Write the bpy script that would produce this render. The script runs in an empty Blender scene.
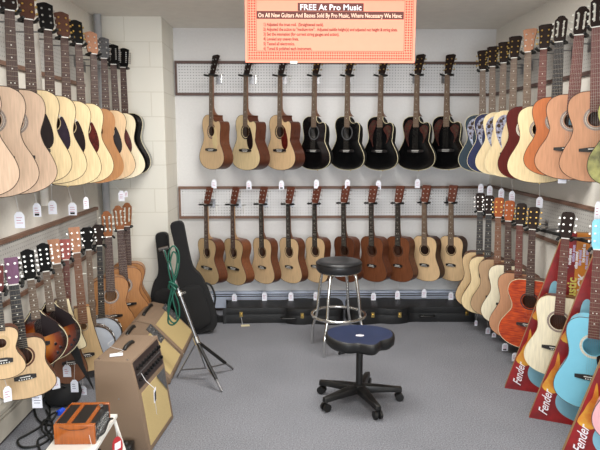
import bpy, bmesh, math, random
from mathutils import Vector, Matrix, geometry
random.seed(7)
SC = bpy.context.scene
COL = SC.collection
R = math.radians
# ------------------------------------------------------------------ camera, world, light, exposure
CAM_H = 1.6
PITCH, YAW, FPX = 8.31, 1.30, 575.0
cd = bpy.data.cameras.new('camera'); cam = bpy.data.objects.new('camera', cd); COL.objects.link(cam)
cam.location = (0, 0, CAM_H); cam.rotation_euler = (R(90 - PITCH), 0, R(-YAW))
cd.sensor_width = 36; cd.lens = FPX / 600 * 36; cd.clip_start = 0.05
SC.camera = cam
w = bpy.data.worlds.new('world'); SC.world = w; w.use_nodes = True
w.node_tree.nodes['Background'].inputs[0].default_value = (0.80, 0.88, 1.0, 1)
w.node_tree.nodes['Background'].inputs[1].default_value = 1.0
def area(name, loc, rot, sx, sy, power, col):
    l = bpy.data.lights.new(name, 'AREA'); l.shape = 'RECTANGLE'; l.size = sx; l.size_y = sy
    l.energy = power; l.color = col
    o = bpy.data.objects.new(name, l); COL.objects.link(o); o.location = loc; o.rotation_euler = rot
    return o
area('daylight_shop_window', (0.1, -2.45, 0.95), (R(90), 0, 0), 2.9, 1.1, 80, (0.90, 0.95, 1.0))
for yy_, pw_ in ((-0.9, 26), (1.3, 34), (3.55, 44)):
    area('ceiling_tube_light', (0.2, yy_, 2.585), (0, 0, 0), 1.5, 0.5, pw_, (1.0, 0.98, 0.93))
SC.view_settings.view_transform = 'Standard'; SC.view_settings.look = 'None'
SC.view_settings.gamma = 1; SC.view_settings.use_curve_mapping = False
SC.view_settings.exposure = 0.50

CM = cam.rotation_euler.to_matrix()
def ray(px, py):
    return CM @ Vector(((px - 300) / FPX, (225 - py) / FPX, -1))
def atY(px, py, Y):
    d = ray(px, py); return Vector((0, 0, CAM_H)) + d * (Y / d.y)
def atX(px, py, X):
    d = ray(px, py); return Vector((0, 0, CAM_H)) + d * (X / d.x)
def atZ(px, py, Z):
    d = ray(px, py); return Vector((0, 0, CAM_H)) + d * ((Z - CAM_H) / d.z)

# ------------------------------------------------------------------ materials
MATS = {}
def mat(name, col, rough=0.6, metal=0.0, coat=0.0, var=0.06, vscale=30, stretch=(1, 1, 1), bump=0.0, col2=None, spec=0.5):
    if name in MATS: return MATS[name]
    m = bpy.data.materials.new(name); m.use_nodes = True; nt = m.node_tree; b = nt.nodes['Principled BSDF']
    b.inputs['Roughness'].default_value = rough; b.inputs['Metallic'].default_value = metal
    b.inputs['Coat Weight'].default_value = coat; b.inputs['Coat Roughness'].default_value = 0.12
    b.inputs['Specular IOR Level'].default_value = spec
    tc = nt.nodes.new('ShaderNodeTexCoord'); mp = nt.nodes.new('ShaderNodeMapping'); mp.inputs['Scale'].default_value = stretch
    no = nt.nodes.new('ShaderNodeTexNoise'); no.inputs['Scale'].default_value = vscale; no.inputs['Detail'].default_value = 4
    nt.links.new(tc.outputs['Object'], mp.inputs[0]); nt.links.new(mp.outputs[0], no.inputs['Vector'])
    cr = nt.nodes.new('ShaderNodeValToRGB'); cr.color_ramp.elements[0].position = 0.3; cr.color_ramp.elements[1].position = 0.7
    c2 = col2 if col2 else tuple(max(0, c * (1 - 2 * var)) for c in col)
    c1 = col if col2 else tuple(min(1, c * (1 + var)) for c in col)
    cr.color_ramp.elements[0].color = (*c2, 1); cr.color_ramp.elements[1].color = (*c1, 1)
    nt.links.new(no.outputs['Fac'], cr.inputs[0]); nt.links.new(cr.outputs[0], b.inputs['Base Color'])
    if bump:
        bp = nt.nodes.new('ShaderNodeBump'); bp.inputs['Strength'].default_value = bump; bp.inputs['Distance'].default_value = 0.004
        nt.links.new(no.outputs['Fac'], bp.inputs['Height']); nt.links.new(bp.outputs[0], b.inputs['Normal'])
    MATS[name] = m; return m
def srgb(r, g, b):
    f = lambda c: (c / 255 / 12.92) if c / 255 <= .04045 else ((c / 255 + .055) / 1.055) ** 2.4
    return (f(r), f(g), f(b))
def wood(name, r, g, b, var=0.07, coat=0.2, rough=0.4, spec=0.4):
    return mat(name, srgb(r, g, b), rough, 0, coat, var, 9, (14, 14, 1.2), spec=spec)
def node_mat(name, rough=0.7):
    m = bpy.data.materials.new(name); m.use_nodes = True
    m.node_tree.nodes['Principled BSDF'].inputs['Roughness'].default_value = rough
    MATS[name] = m; return m, m.node_tree, m.node_tree.nodes['Principled BSDF']

mat('black_gloss', srgb(10, 10, 11), 0.18, coat=0.5, var=0.02)
mat('black_head', srgb(12, 11, 11), 0.6, var=0.05, spec=0.12)
mat('rosette_grey', srgb(146, 130, 122), 0.5, var=0.15, vscale=120)
mat('rosette_pale', srgb(208, 200, 184), 0.5, var=0.1, vscale=120)
mat('black_satin', srgb(16, 15, 15), 0.45, var=0.05)
mat('black_rubber', srgb(12, 14, 13), 0.6, var=0.05)
mat('black_cloth', srgb(17, 17, 19), 0.85, var=0.12, vscale=200, bump=0.3)
mat('black_leatherette', srgb(20, 20, 21), 0.5, var=0.1, vscale=300, bump=0.3)
mat('stool_vinyl', srgb(36, 36, 38), 0.35, var=0.06, vscale=60)
mat('chrome', (0.72, 0.72, 0.70), 0.18, 1.0, var=0.02)
mat('tuner_chrome', (0.55, 0.55, 0.54), 0.3, 1.0, var=0.02)
mat('tuner_gold', (0.62, 0.44, 0.14), 0.28, 1.0, var=0.03)
mat('string_steel', srgb(120, 112, 104), 0.6, var=0.02)
mat('gold', (0.85, 0.62, 0.22), 0.22, 1.0, var=0.03)
mat('steel_grey', (0.30, 0.30, 0.31), 0.35, 1.0, var=0.05)
mat('white_plastic', srgb(232, 230, 224), 0.35, var=0.01)
mat('cream_plastic', srgb(226, 214, 176), 0.35, var=0.02)
mat('tag_paper', srgb(236, 238, 248), 0.8, var=0.01)
mat('ink_blue', srgb(80, 84, 120), 0.8, var=0.1)
mat('ink_pink', srgb(190, 110, 140), 0.8, var=0.1)
mat('string_white', srgb(205, 205, 205), 0.7, var=0.02)
mat('rosewood_board', srgb(74, 50, 44), 0.5, var=0.15, vscale=9, stretch=(14, 14, 1.2))
mat('red_board', srgb(104, 56, 48), 0.5, var=0.12, vscale=9, stretch=(14, 14, 1.2))
mat('pale_board', srgb(108, 88, 72), 0.5, var=0.12, vscale=9, stretch=(14, 14, 1.2))
mat('ebony_board', srgb(30, 26, 26), 0.45, var=0.15, vscale=9, stretch=(14, 14, 1.2))
mat('fret_metal', srgb(150, 138, 120), 0.5, 0.2, var=0.02)
mat('pearl', srgb(225, 225, 215), 0.3, var=0.04)
mat('pg_black', srgb(26, 14, 16), 0.35, coat=0.0, var=0.05, spec=0.2)
mat('pg_tortoise', srgb(84, 22, 16), 0.35, coat=0.0, var=0.3, vscale=60, spec=0.2)
mat('pg_purple', srgb(40, 28, 44), 0.35, coat=0.0, var=0.1, spec=0.2)
mat('pg_clear', srgb(222, 200, 150), 0.15, coat=0.5, var=0.02)
wood('spruce', 226, 203, 158); wood('spruce_pale', 232, 216, 178); wood('spruce_warm', 216, 184, 142)
wood('spruce_pink', 208, 178, 152); wood('spruce_tan', 202, 172, 128); wood('tan_brown', 178, 146, 112)
wood('white_cream', 234, 224, 196); wood('cedar', 178, 126, 80); wood('cedar_pink', 190, 138, 104); wood('cedar_orange', 186, 106, 58)
wood('mahogany', 96, 54, 34, 0.16); wood('mahogany_red', 116, 68, 42, 0.16); wood('mahogany_neck', 122, 80, 56, 0.1)
wood('maple_neck', 176, 142, 104); wood('dark_wood', 62, 34, 24, 0.15); wood('rose_side', 80, 42, 28, 0.18)
wood('head_dark', 34, 22, 18, 0.07, 0.0, 0.65, 0.2); wood('head_rose', 98, 54, 40, 0.07, 0.0, 0.65, 0.2); wood('head_tan', 168, 122, 96, 0.07, 0.0, 0.65, 0.2); wood('head_orange', 150, 78, 40, 0.07, 0.0, 0.65, 0.2)
wood('head_pink', 150, 84, 80, 0.07, 0.0, 0.65, 0.2); wood('head_purple', 118, 84, 110, 0.07, 0.0, 0.65, 0.2); wood('head_cedar', 132, 82, 50, 0.07, 0.0, 0.65, 0.2); wood('head_brown', 78, 48, 36, 0.07, 0.0, 0.65, 0.2)
wood('orange_lacquer', 158, 82, 24, 0.12, 0.6, 0.25)
mat('teal_gloss', srgb(10, 40, 56), 0.3, coat=0.1, var=0.1, spec=0.25); mat('navy_gloss', srgb(20, 28, 74), 0.3, coat=0.1, var=0.1, spec=0.25)
mat('cherry_dark', srgb(86, 24, 20), 0.35, coat=0.05, spec=0.2, var=0.1, vscale=9, stretch=(14, 14, 1.2))
mat('sky_blue_gloss', srgb(124, 196, 220), 0.25, coat=0.4, var=0.01)
mat('pink_gloss', srgb(226, 170, 178), 0.25, coat=0.4, var=0.01)
mat('olive_gloss', srgb(150, 148, 84), 0.15, coat=0.6, var=0.5, vscale=14)
mat('drum_skin', srgb(196, 204, 216), 0.55, var=0.02)
mat('inside_dark', srgb(60, 42, 30), 0.8, var=0.2)
mat('flame_maple', srgb(214, 84, 22), 0.22, coat=0.6, vscale=16, stretch=(1.0, 1, 5), col2=srgb(140, 34, 12))
mat('flame_blank', srgb(210, 90, 30), 0.22)
mat('epaulette_wood', srgb(84, 42, 34), 0.45, vscale=70, col2=srgb(30, 18, 18), spec=0.25)
mat('epaulette_abalone', srgb(176, 184, 206), 0.4, vscale=55, col2=srgb(70, 34, 38), spec=0.3)
def sunburst():
    m, nt, b = node_mat('sunburst', 0.2)
    b.inputs['Coat Weight'].default_value = 0.6
    tc = nt.nodes.new('ShaderNodeTexCoord'); mp = nt.nodes.new('ShaderNodeMapping'); mp.vector_type = 'POINT'
    mp.inputs['Location'].default_value = (-1.0, 0, -0.86); mp.inputs['Scale'].default_value = (2.0, 0, 2.0)
    g = nt.nodes.new('ShaderNodeTexGradient'); g.gradient_type = 'SPHERICAL'
    cr = nt.nodes.new('ShaderNodeValToRGB'); e = cr.color_ramp.elements
    e[0].position = 0.12; e[0].color = (*srgb(22, 12, 10), 1); e[1].position = 0.75; e[1].color = (*srgb(214, 132, 48), 1)
    k = e.new(0.38); k.color = (*srgb(120, 48, 18), 1)
    nt.links.new(tc.outputs['Generated'], mp.inputs[0]); nt.links.new(mp.outputs[0], g.inputs[0]); nt.links.new(g.outputs['Fac'], cr.inputs[0])
    nt.links.new(cr.outputs[0], b.inputs['Base Color'])
sunburst()
# walls etc
mat('wall_paint', srgb(224, 220, 211), 0.85, var=0.02, vscale=60, bump=0.15)
mat('back_wall_paint', srgb(222, 221, 220), 0.8, var=0.015, vscale=50, bump=0.12)
mat('ceiling_paint', srgb(236, 231, 222), 0.9, var=0.02, vscale=12)
mat('rail_wood', srgb(122, 92, 76), 0.55, var=0.1, vscale=9, stretch=(3, 3, 14))
mat('rail_dark', srgb(92, 70, 64), 0.55, var=0.1, vscale=9, stretch=(3, 3, 14))
mat('heater_paint', srgb(206, 216, 236), 0.5, var=0.02)
mat('pipe_grey', srgb(166, 168, 172), 0.5, var=0.03)
mat('heater_cream', srgb(186, 180, 168), 0.5, var=0.02)
mat('tan_tolex', srgb(134, 112, 92), 0.75, var=0.10, vscale=400, bump=0.3)
mat('grille_wheat', srgb(190, 168, 118), 0.85, var=0.07, vscale=300, stretch=(1, 1, 1), bump=0.2)
mat('panel_brown', srgb(52, 40, 38), 0.4, var=0.1)
mat('panel_grey', srgb(84, 84, 86), 0.4, var=0.25, vscale=80)
mat('blue_vinyl', srgb(26, 38, 70), 0.5, var=0.08, vscale=20)
mat('green_cable', srgb(22, 92, 74), 0.45, var=0.08)
mat('blue_plastic', srgb(40, 84, 220), 0.35, var=0.03)
mat('cardboard', srgb(150, 116, 76), 0.85, var=0.06)
mat('box_red', srgb(168, 26, 28), 0.45, vscale=7, col2=srgb(70, 16, 22))
mat('box_orange', srgb(206, 128, 44), 0.45, var=0.1, vscale=8)
mat('box_yellow', srgb(226, 176, 60), 0.45, vscale=14, col2=srgb(205, 88, 30))
mat('box_blue', srgb(132, 184, 204), 0.45, var=0.02)
mat('white_print', srgb(236, 232, 238), 0.5, var=0.01)
mat('lilac_print', srgb(196, 178, 214), 0.5, var=0.01)
mat('yellow_print', srgb(224, 212, 110), 0.5, var=0.02)
mat('poster_orange', srgb(248, 148, 122), 0.7, var=0.01)
mat('poster_red', srgb(214, 66, 42), 0.7, var=0.02)
mat('poster_brown', srgb(92, 44, 38), 0.7, var=0.02)
mat('poster_text', srgb(112, 36, 30), 0.7, var=0.02)
mat('poster_light', srgb(255, 214, 190), 0.7, var=0.01)
mat('red_print', srgb(178, 44, 48), 0.5, var=0.05)

def carpet():
    m, nt, b = node_mat('carpet', 0.95)
    tc = nt.nodes.new('ShaderNodeTexCoord'); n1 = nt.nodes.new('ShaderNodeTexNoise'); n1.inputs['Scale'].default_value = 140; n1.inputs['Detail'].default_value = 3
    n2 = nt.nodes.new('ShaderNodeTexNoise'); n2.inputs['Scale'].default_value = 2.2
    mx = nt.nodes.new('ShaderNodeMath'); mx.operation = 'MULTIPLY_ADD'; mx.inputs[1].default_value = 0.15
    cr = nt.nodes.new('ShaderNodeValToRGB'); cr.color_ramp.elements[0].position = 0.34; cr.color_ramp.elements[1].position = 0.82
    cr.color_ramp.elements[0].color = (*srgb(84, 86, 92), 1); cr.color_ramp.elements[1].color = (*srgb(144, 145, 152), 1)
    nt.links.new(tc.outputs['Object'], n1.inputs['Vector']); nt.links.new(tc.outputs['Object'], n2.inputs['Vector'])
    nt.links.new(n2.outputs['Fac'], mx.inputs[0]); nt.links.new(n1.outputs['Fac'], mx.inputs[2]); nt.links.new(mx.outputs[0], cr.inputs[0])
    nt.links.new(cr.outputs[0], b.inputs['Base Color'])
    bp = nt.nodes.new('ShaderNodeBump'); bp.inputs['Strength'].default_value = 0.5; bp.inputs['Distance'].default_value = 0.004
    nt.links.new(n1.outputs['Fac'], bp.inputs['Height']); nt.links.new(bp.outputs[0], b.inputs['Normal'])
carpet()
def blocks():
    m, nt, b = node_mat('cinder_block', 0.7)
    tc = nt.nodes.new('ShaderNodeTexCoord'); sp = nt.nodes.new('ShaderNodeSeparateXYZ'); nt.links.new(tc.outputs['Object'], sp.inputs[0])
    ad = nt.nodes.new('ShaderNodeMath'); ad.operation = 'SUBTRACT'; nt.links.new(sp.outputs[0], ad.inputs[0]); nt.links.new(sp.outputs[1], ad.inputs[1])
    cb = nt.nodes.new('ShaderNodeCombineXYZ'); nt.links.new(ad.outputs[0], cb.inputs[0]); nt.links.new(sp.outputs[2], cb.inputs[1])
    br = nt.nodes.new('ShaderNodeTexBrick'); br.inputs['Scale'].default_value = 1.0
    br.inputs['Brick Width'].default_value = 0.4; br.inputs['Row Height'].default_value = 0.2; br.inputs['Mortar Size'].default_value = 0.004
    br.inputs['Color1'].default_value = (*srgb(230, 227, 216), 1); br.inputs['Color2'].default_value = (*srgb(230, 227, 216), 1); br.inputs['Mortar'].default_value = (*srgb(216, 212, 199), 1)
    nt.links.new(cb.outputs[0], br.inputs['Vector']); nt.links.new(br.outputs['Color'], b.inputs['Base Color'])
    bp = nt.nodes.new('ShaderNodeBump'); bp.inputs['Strength'].default_value = 0.3; bp.inputs['Distance'].default_value = 0.004; bp.invert = True
    nt.links.new(br.outputs['Fac'], bp.inputs['Height']); nt.links.new(bp.outputs[0], b.inputs['Normal'])
blocks()
def pegboard_mat(name, col, hole):
    m, nt, b = node_mat(name, 0.6)
    tc = nt.nodes.new('ShaderNodeTexCoord'); sc = nt.nodes.new('ShaderNodeVectorMath'); sc.operation = 'SCALE'; sc.inputs['Scale'].default_value = 1 / 0.0254
    fr = nt.nodes.new('ShaderNodeVectorMath'); fr.operation = 'FRACTION'; sb = nt.nodes.new('ShaderNodeVectorMath'); sb.operation = 'SUBTRACT'; sb.inputs[1].default_value = (.5, .5, .5)
    mu = nt.nodes.new('ShaderNodeVectorMath'); mu.operation = 'MULTIPLY'; mu.inputs[1].default_value = (1, 0, 1)
    ln = nt.nodes.new('ShaderNodeVectorMath'); ln.operation = 'LENGTH'; lt = nt.nodes.new('ShaderNodeMath'); lt.operation = 'LESS_THAN'; lt.inputs[1].default_value = 0.17
    mx = nt.nodes.new('ShaderNodeMix'); mx.data_type = 'RGBA'; mx.inputs[6].default_value = (*col, 1); mx.inputs[7].default_value = (*hole, 1)
    nt.links.new(tc.outputs['Object'], sc.inputs[0]); nt.links.new(sc.outputs[0], fr.inputs[0]); nt.links.new(fr.outputs[0], sb.inputs[0])
    nt.links.new(sb.outputs[0], mu.inputs[0]); nt.links.new(mu.outputs[0], ln.inputs[0]); nt.links.new(ln.outputs['Value'], lt.inputs[0])
    nt.links.new(lt.outputs[0], mx.inputs[0]); nt.links.new(mx.outputs[2], b.inputs['Base Color'])
pegboard_mat('pegboard_white', srgb(218, 218, 219), srgb(96, 96, 98))
pegboard_mat('pegboard_grey', srgb(178, 176, 172), srgb(130, 128, 126))

# ------------------------------------------------------------------ mesh helpers
class MB:
    def __init__(s): s.v = []; s.f = []; s.mi = []
    def add(s, vs, fs, mi=0):
        o = len(s.v); s.v += [tuple(v) for v in vs]; s.f += [tuple(i + o for i in f) for f in fs]; s.mi += [mi] * len(fs); return s
    def box(s, a, b, mi=0, M=None):
        (x0, y0, z0), (x1, y1, z1) = a, b
        vs = [Vector(p) for p in ((x0, y0, z0), (x1, y0, z0), (x1, y1, z0), (x0, y1, z0), (x0, y0, z1), (x1, y0, z1), (x1, y1, z1), (x0, y1, z1))]
        if M: vs = [M @ v for v in vs]
        return s.add(vs, [(0, 3, 2, 1), (4, 5, 6, 7), (0, 1, 5, 4), (1, 2, 6, 5), (2, 3, 7, 6), (3, 0, 4, 7)], mi)
    def tube(s, pts, r, n=8, mi=0, closed=False, cap=True):
        pts = [Vector(p) for p in pts]; N = len(pts); rs = r if isinstance(r, (list, tuple)) else [r] * N
        rings = []; prev = None
        for i, p in enumerate(pts):
            if closed: t = pts[(i + 1) % N] - pts[i - 1]
            else: t = pts[min(i + 1, N - 1)] - pts[max(i - 1, 0)]
            if t.length < 1e-9: t = Vector((0, 0, 1))
            t.normalize()
            if prev is None:
                a = Vector((0, 0, 1)) if abs(t.z) < .9 else Vector((1, 0, 0)); u = t.cross(a).normalized()
            else:
                u = (prev - t * prev.dot(t)).normalized()
            prev = u; v = t.cross(u)
            rings.append([p + (u * math.cos(2 * math.pi * k / n) + v * math.sin(2 * math.pi * k / n)) * rs[i] for k in range(n)])
        vs = [q for g in rings for q in g]; fs = []
        for i in range(N if closed else N - 1):
            j = (i + 1) % N
            for k in range(n): fs.append((i * n + k, i * n + (k + 1) % n, j * n + (k + 1) % n, j * n + k))
        if not closed and cap: fs.append(tuple(reversed(range(n)))); fs.append(tuple((N - 1) * n + k for k in range(n)))
        return s.add(vs, fs, mi)
    def prism(s, outl, y0, y1, mi=0, holes=()):   # outline of (x, z), thickness along y
        loops = [outl] + list(holes)
        flat = [p for l in loops for p in l]; n = len(flat)
        tris = geometry.tessellate_polygon([[Vector((p[0], p[1], 0)) for p in l] for l in loops])
        vs = [(p[0], y0, p[1]) for p in flat] + [(p[0], y1, p[1]) for p in flat]
        fs = []
        for t in tris:
            a, b, c = (Vector((flat[i][0], flat[i][1])) for i in t)
            cr = (b - a).cross(c - a) if hasattr(b - a, 'cross') else 0
            t = tuple(t)
            if cr < 0: t = (t[0], t[2], t[1])
            # counter-clockwise in (x, z) -> normal -y for y0 side
            fs.append(t); fs.append((t[0] + n, t[2] + n, t[1] + n))
        o = 0
        for l in loops:
            m = len(l)
            for i in range(m):
                j = (i + 1) % m; fs.append((o + i, o + i + n, o + j + n, o + j))
            o += m
        return s.add(vs, fs, mi)
    def lathe(s, prof, n=24, mi=0, M=None, caps=True):       # profile of (r, z) about z
        vs = []; fs = []
        for r, z in prof:
            for k in range(n):
                a = 2 * math.pi * k / n; v = Vector((r * math.cos(a), r * math.sin(a), z)); vs.append(M @ v if M else v)
        for i in range(len(prof) - 1):
            for k in range(n): fs.append((i * n + k, i * n + (k + 1) % n, (i + 1) * n + (k + 1) % n, (i + 1) * n + k))
        if caps and prof[0][0] > 1e-6: fs.append(tuple(reversed(range(n))))
        if caps and prof[-1][0] > 1e-6: fs.append(tuple((len(prof) - 1) * n + k for k in range(n)))
        return s.add(vs, fs, mi)
    def disc(s, c, r, y, n=20, mi=0, r2=None):
        if r2 is None: return s.prism([(c[0] + r * math.cos(2 * math.pi * k / n), c[1] + r * math.sin(2 * math.pi * k / n)) for k in range(n)], y - .0006, y, mi)
        o = [(c[0] + r * math.cos(2 * math.pi * k / n), c[1] + r * math.sin(2 * math.pi * k / n)) for k in range(n)]
        i = [(c[0] + r2 * math.cos(2 * math.pi * k / n), c[1] + r2 * math.sin(2 * math.pi * k / n)) for k in range(n)]
        return s.prism(o, y - .0006, y, mi, [i])
    def build(s, name, mats, parent=None, smooth=False, fix=True):
        me = bpy.data.meshes.new(name); me.from_pydata(s.v, [], s.f)
        mats = mats if isinstance(mats, (list, tuple)) else [mats]
        for m in mats: me.materials.append(MATS[m] if isinstance(m, str) else m)
        me.polygons.foreach_set('material_index', s.mi)
        if fix:
            bm = bmesh.new(); bm.from_mesh(me); bmesh.ops.recalc_face_normals(bm, faces=bm.faces); bm.to_mesh(me); bm.free()
        if smooth:
            for p in me.polygons: p.use_smooth = True
            if smooth is not True: me.set_sharp_from_angle(angle=R(smooth))
        o = bpy.data.objects.new(name, me); COL.objects.link(o)
        if parent: o.parent = parent
        return o
def tag(o, label, cat, group=None):
    o['label'] = label; o['category'] = cat
    if group: o['group'] = group
    return o
def struct(o): o['kind'] = 'structure'; return o
def thing(name, label, cat, loc=(0, 0, 0), rz=0, group=None, M=None):
    o = bpy.data.objects.new(name, None); o.empty_display_size = 0.05; COL.objects.link(o)
    if M: o.matrix_world = M
    else: o.location = loc; o.rotation_euler = (0, 0, rz)
    return tag(o, label, cat, group)
def bevel(o, wd, seg=2, ang=35):
    m = o.modifiers.new('bevel', 'BEVEL'); m.width = wd; m.segments = seg; m.limit_method = 'ANGLE'; m.angle_limit = R(ang)
    for p in o.data.polygons: p.use_smooth = True
    m.harden_normals = False
    return o
def text(name, body, size, M, mt, parent, shear=0.0, align='LEFT', sx=1.0, ext=0.0004, bold=0.0):
    cu = bpy.data.curves.new(name, 'FONT'); cu.body = body; cu.size = size; cu.shear = shear; cu.align_x = align; cu.extrude = ext; cu.offset = bold
    cu.resolution_u = 2
    t = bpy.data.objects.new(name + '_tmp', cu); COL.objects.link(t); bpy.context.view_layer.update()
    me = bpy.data.meshes.new_from_object(t.evaluated_get(bpy.context.evaluated_depsgraph_get()))
    bpy.data.objects.remove(t); me.materials.clear(); me.materials.append(MATS[mt])
    me.transform(Matrix.Diagonal((sx, 1, 1, 1))); me.transform(M)
    o = bpy.data.objects.new(name, me); COL.objects.link(o); o.parent = parent
    return o
def smooth_loop(pts, sub=4):
    out = []; n = len(pts)
    for i in range(n):
        p0, p1, p2, p3 = (Vector(pts[(i + k) % n]) for k in (-1, 0, 1, 2))
        for j in range(sub):
            t = j / sub
            q = 0.5 * ((2 * p1) + (-p0 + p2) * t + (2 * p0 - 5 * p1 + 4 * p2 - p3) * t * t + (-p0 + 3 * p1 - 3 * p2 + p3) * t ** 3)
            out.append((q.x, q.y))
    return out
def spline(pts, sub=6):
    P = [Vector(p) for p in pts]; out = []
    for i in range(len(P) - 1):
        p0 = P[max(i - 1, 0)]; p1 = P[i]; p2 = P[i + 1]; p3 = P[min(i + 2, len(P) - 1)]
        for j in range(sub):
            t = j / sub
            out.append(0.5 * ((2 * p1) + (-p0 + p2) * t + (2 * p0 - 5 * p1 + 4 * p2 - p3) * t * t + (-p0 + 3 * p1 - 3 * p2 + p3) * t ** 3))
    out.append(P[-1]); return out

# ------------------------------------------------------------------ room
BW, LW, RW, CEIL, FRONT = 5.36, -1.56, 1.90, 2.60, -2.6
struct(MB().box((LW - .1, FRONT, -.1), (RW + .1, BW + .1, 0)).build('floor', 'carpet'))
struct(MB().box((LW - .1, FRONT, CEIL), (RW + .1, BW + .1, CEIL + .1)).build('ceiling', 'ceiling_paint'))
struct(MB().box((LW - .1, BW, 0), (RW + .1, BW + .1, CEIL)).build('wall_back', 'back_wall_paint'))
struct(MB().box((LW - .1, FRONT, 0), (LW, BW, CEIL)).build('wall_left', 'wall_paint'))
struct(MB().box((RW, FRONT, 0), (RW + .1, BW, CEIL)).build('wall_right', 'wall_paint'))
fw = MB(); y0, y1 = FRONT - .1, FRONT
fw.box((LW - .1, y0, 0), (RW + .1, y1, .6)).box((LW - .1, y0, 2.5), (RW + .1, y1, CEIL + .1))
fw.box((LW - .1, y0, .6), (-1.35, y1, 2.5)).box((1.6, y0, .6), (RW + .1, y1, 2.5))
struct(fw.build('wall_front', 'wall_paint'))
wf = MB()
for x in (-1.35, -.4, .6, 1.56): wf.box((x, FRONT - .08, .6), (x + .04, FRONT - .02, 2.5))
struct(wf.build('window_1', 'heater_cream'))
# block pillar in the back left corner
PF, PX = 4.88, -1.015
struct(MB().box((LW, PF, 0), (PX, BW, CEIL)).build('wall_pillar', 'cinder_block'))
# baseboard heaters
def heater(name, x0, x1, label, mt, M):
    h = thing(name, label, 'heater', M=M)
    L = x1 - x0
    MB().box((0, -.05, .03), (L, 0, .135)).build('front_panel', mt, h)
    MB().box((0, -.045, .165), (L, 0, .185)).build('top_cover', mt, h)
    MB().box((0.002, -.035, .135), (L - .002, 0, .147)).box((0.002, -.03, .155), (L - .002, 0, .165)).build('slot', 'panel_brown', h)
    MB().box((0.002, -.048, .147), (L - .002, 0, .155)).build('louvre', mt, h)
    MB().box((0, -.03, 0), (L, 0, .03)).build('foot_strip', 'panel_brown', h)
heater('baseboard_heater', PX + .02, RW - .02, 'pale blue-grey baseboard heater running along the foot of the back wall', 'heater_paint', Matrix.Translation((PX + .02, BW - .001, 0)))
heater('baseboard_heater', -1.0, 4.6, 'cream baseboard heater along the foot of the left wall', 'heater_cream', Matrix.Translation((LW + .001, -1.0, 0)) @ Matrix.Rotation(R(90), 4, 'Z'))

# pegboards: local x along the wall, y out of the wall negative, z up
def pegboard(M, L, z0, z1, label, rail, mt, ends=True, top=True):
    b = thing('pegboard', label, 'pegboard', M=M @ Matrix.Translation((0, 0, z0)))
    H = z1 - z0
    MB().box((0, -.012, 0), (L, 0, H)).build('perforated_panel', mt, b)
    MB().box((0, -.026, -.012), (L, -.0, .012)).build('bottom_rail', rail, b)
    if top: MB().box((0, -.026, H - .012), (L, 0, H + .012)).build('top_rail', rail, b)
    if ends:
        MB().box((0, -.024, .012), (.018, 0, H - .012)).build('end_rail', rail, b)
    return b
MBK = Matrix.Translation((-1.005, BW - .0005, 0))
pegboard(MBK, RW + 1.005 - .03, 2.02, 2.30, 'upper white pegboard with brown rails on the back wall', 'rail_dark', 'pegboard_white')
pegboard(MBK, RW + 1.005 - .03, .895, 1.172, 'lower white pegboard with brown rails on the back wall', 'rail_wood', 'pegboard_white')
MR = Matrix.Translation((RW - .0005, BW - .03, 0)) @ Matrix.Rotation(R(-90), 4, 'Z')
pegboard(MR, 4.2, 2.02, 2.30, 'upper grey pegboard strip behind the guitars high on the right wall', 'rail_dark', 'pegboard_grey', False, False)
pegboard(MR, 4.2, .895, 1.185, 'lower pegboard strip with brown rails on the right wall', 'rail_wood', 'pegboard_grey', False)
ML = Matrix.Translation((LW + .0005, -.2, 0)) @ Matrix.Rotation(R(90), 4, 'Z')
pegboard(ML, PF + .2 - .35, 2.02, 2.30, 'upper grey pegboard strip behind the guitars high on the left wall', 'rail_wood', 'pegboard_grey', False, False)
pegboard(ML, PF + .2 - .20, .72, 1.06, 'lower pegboard strip with brown rails on the left wall', 'rail_wood', 'pegboard_grey', False)
# pipes
MB().tube([(-1.51, 4.82, 0), (-1.51, 4.82, CEIL)], .03, 14).build('wall_pipe', 'pipe_grey', smooth=40)
tag(bpy.data.objects['wall_pipe'], 'pale grey vertical pipe in the corner beside the block pillar', 'pipe')
p = thing('heating_pipe', 'white vertical pipe with a collar near the ceiling on the left wall', 'pipe', (-1.515, 3.62, 0))
MB().tube([(0, 0, 1.2), (0, 0, CEIL)], .026, 14).build('pipe', 'wall_paint', p, smooth=40)
MB().tube([(0, 0, 2.475), (0, 0, 2.525)], .036, 14).build('collar', 'wall_paint', p, smooth=40)

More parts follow.
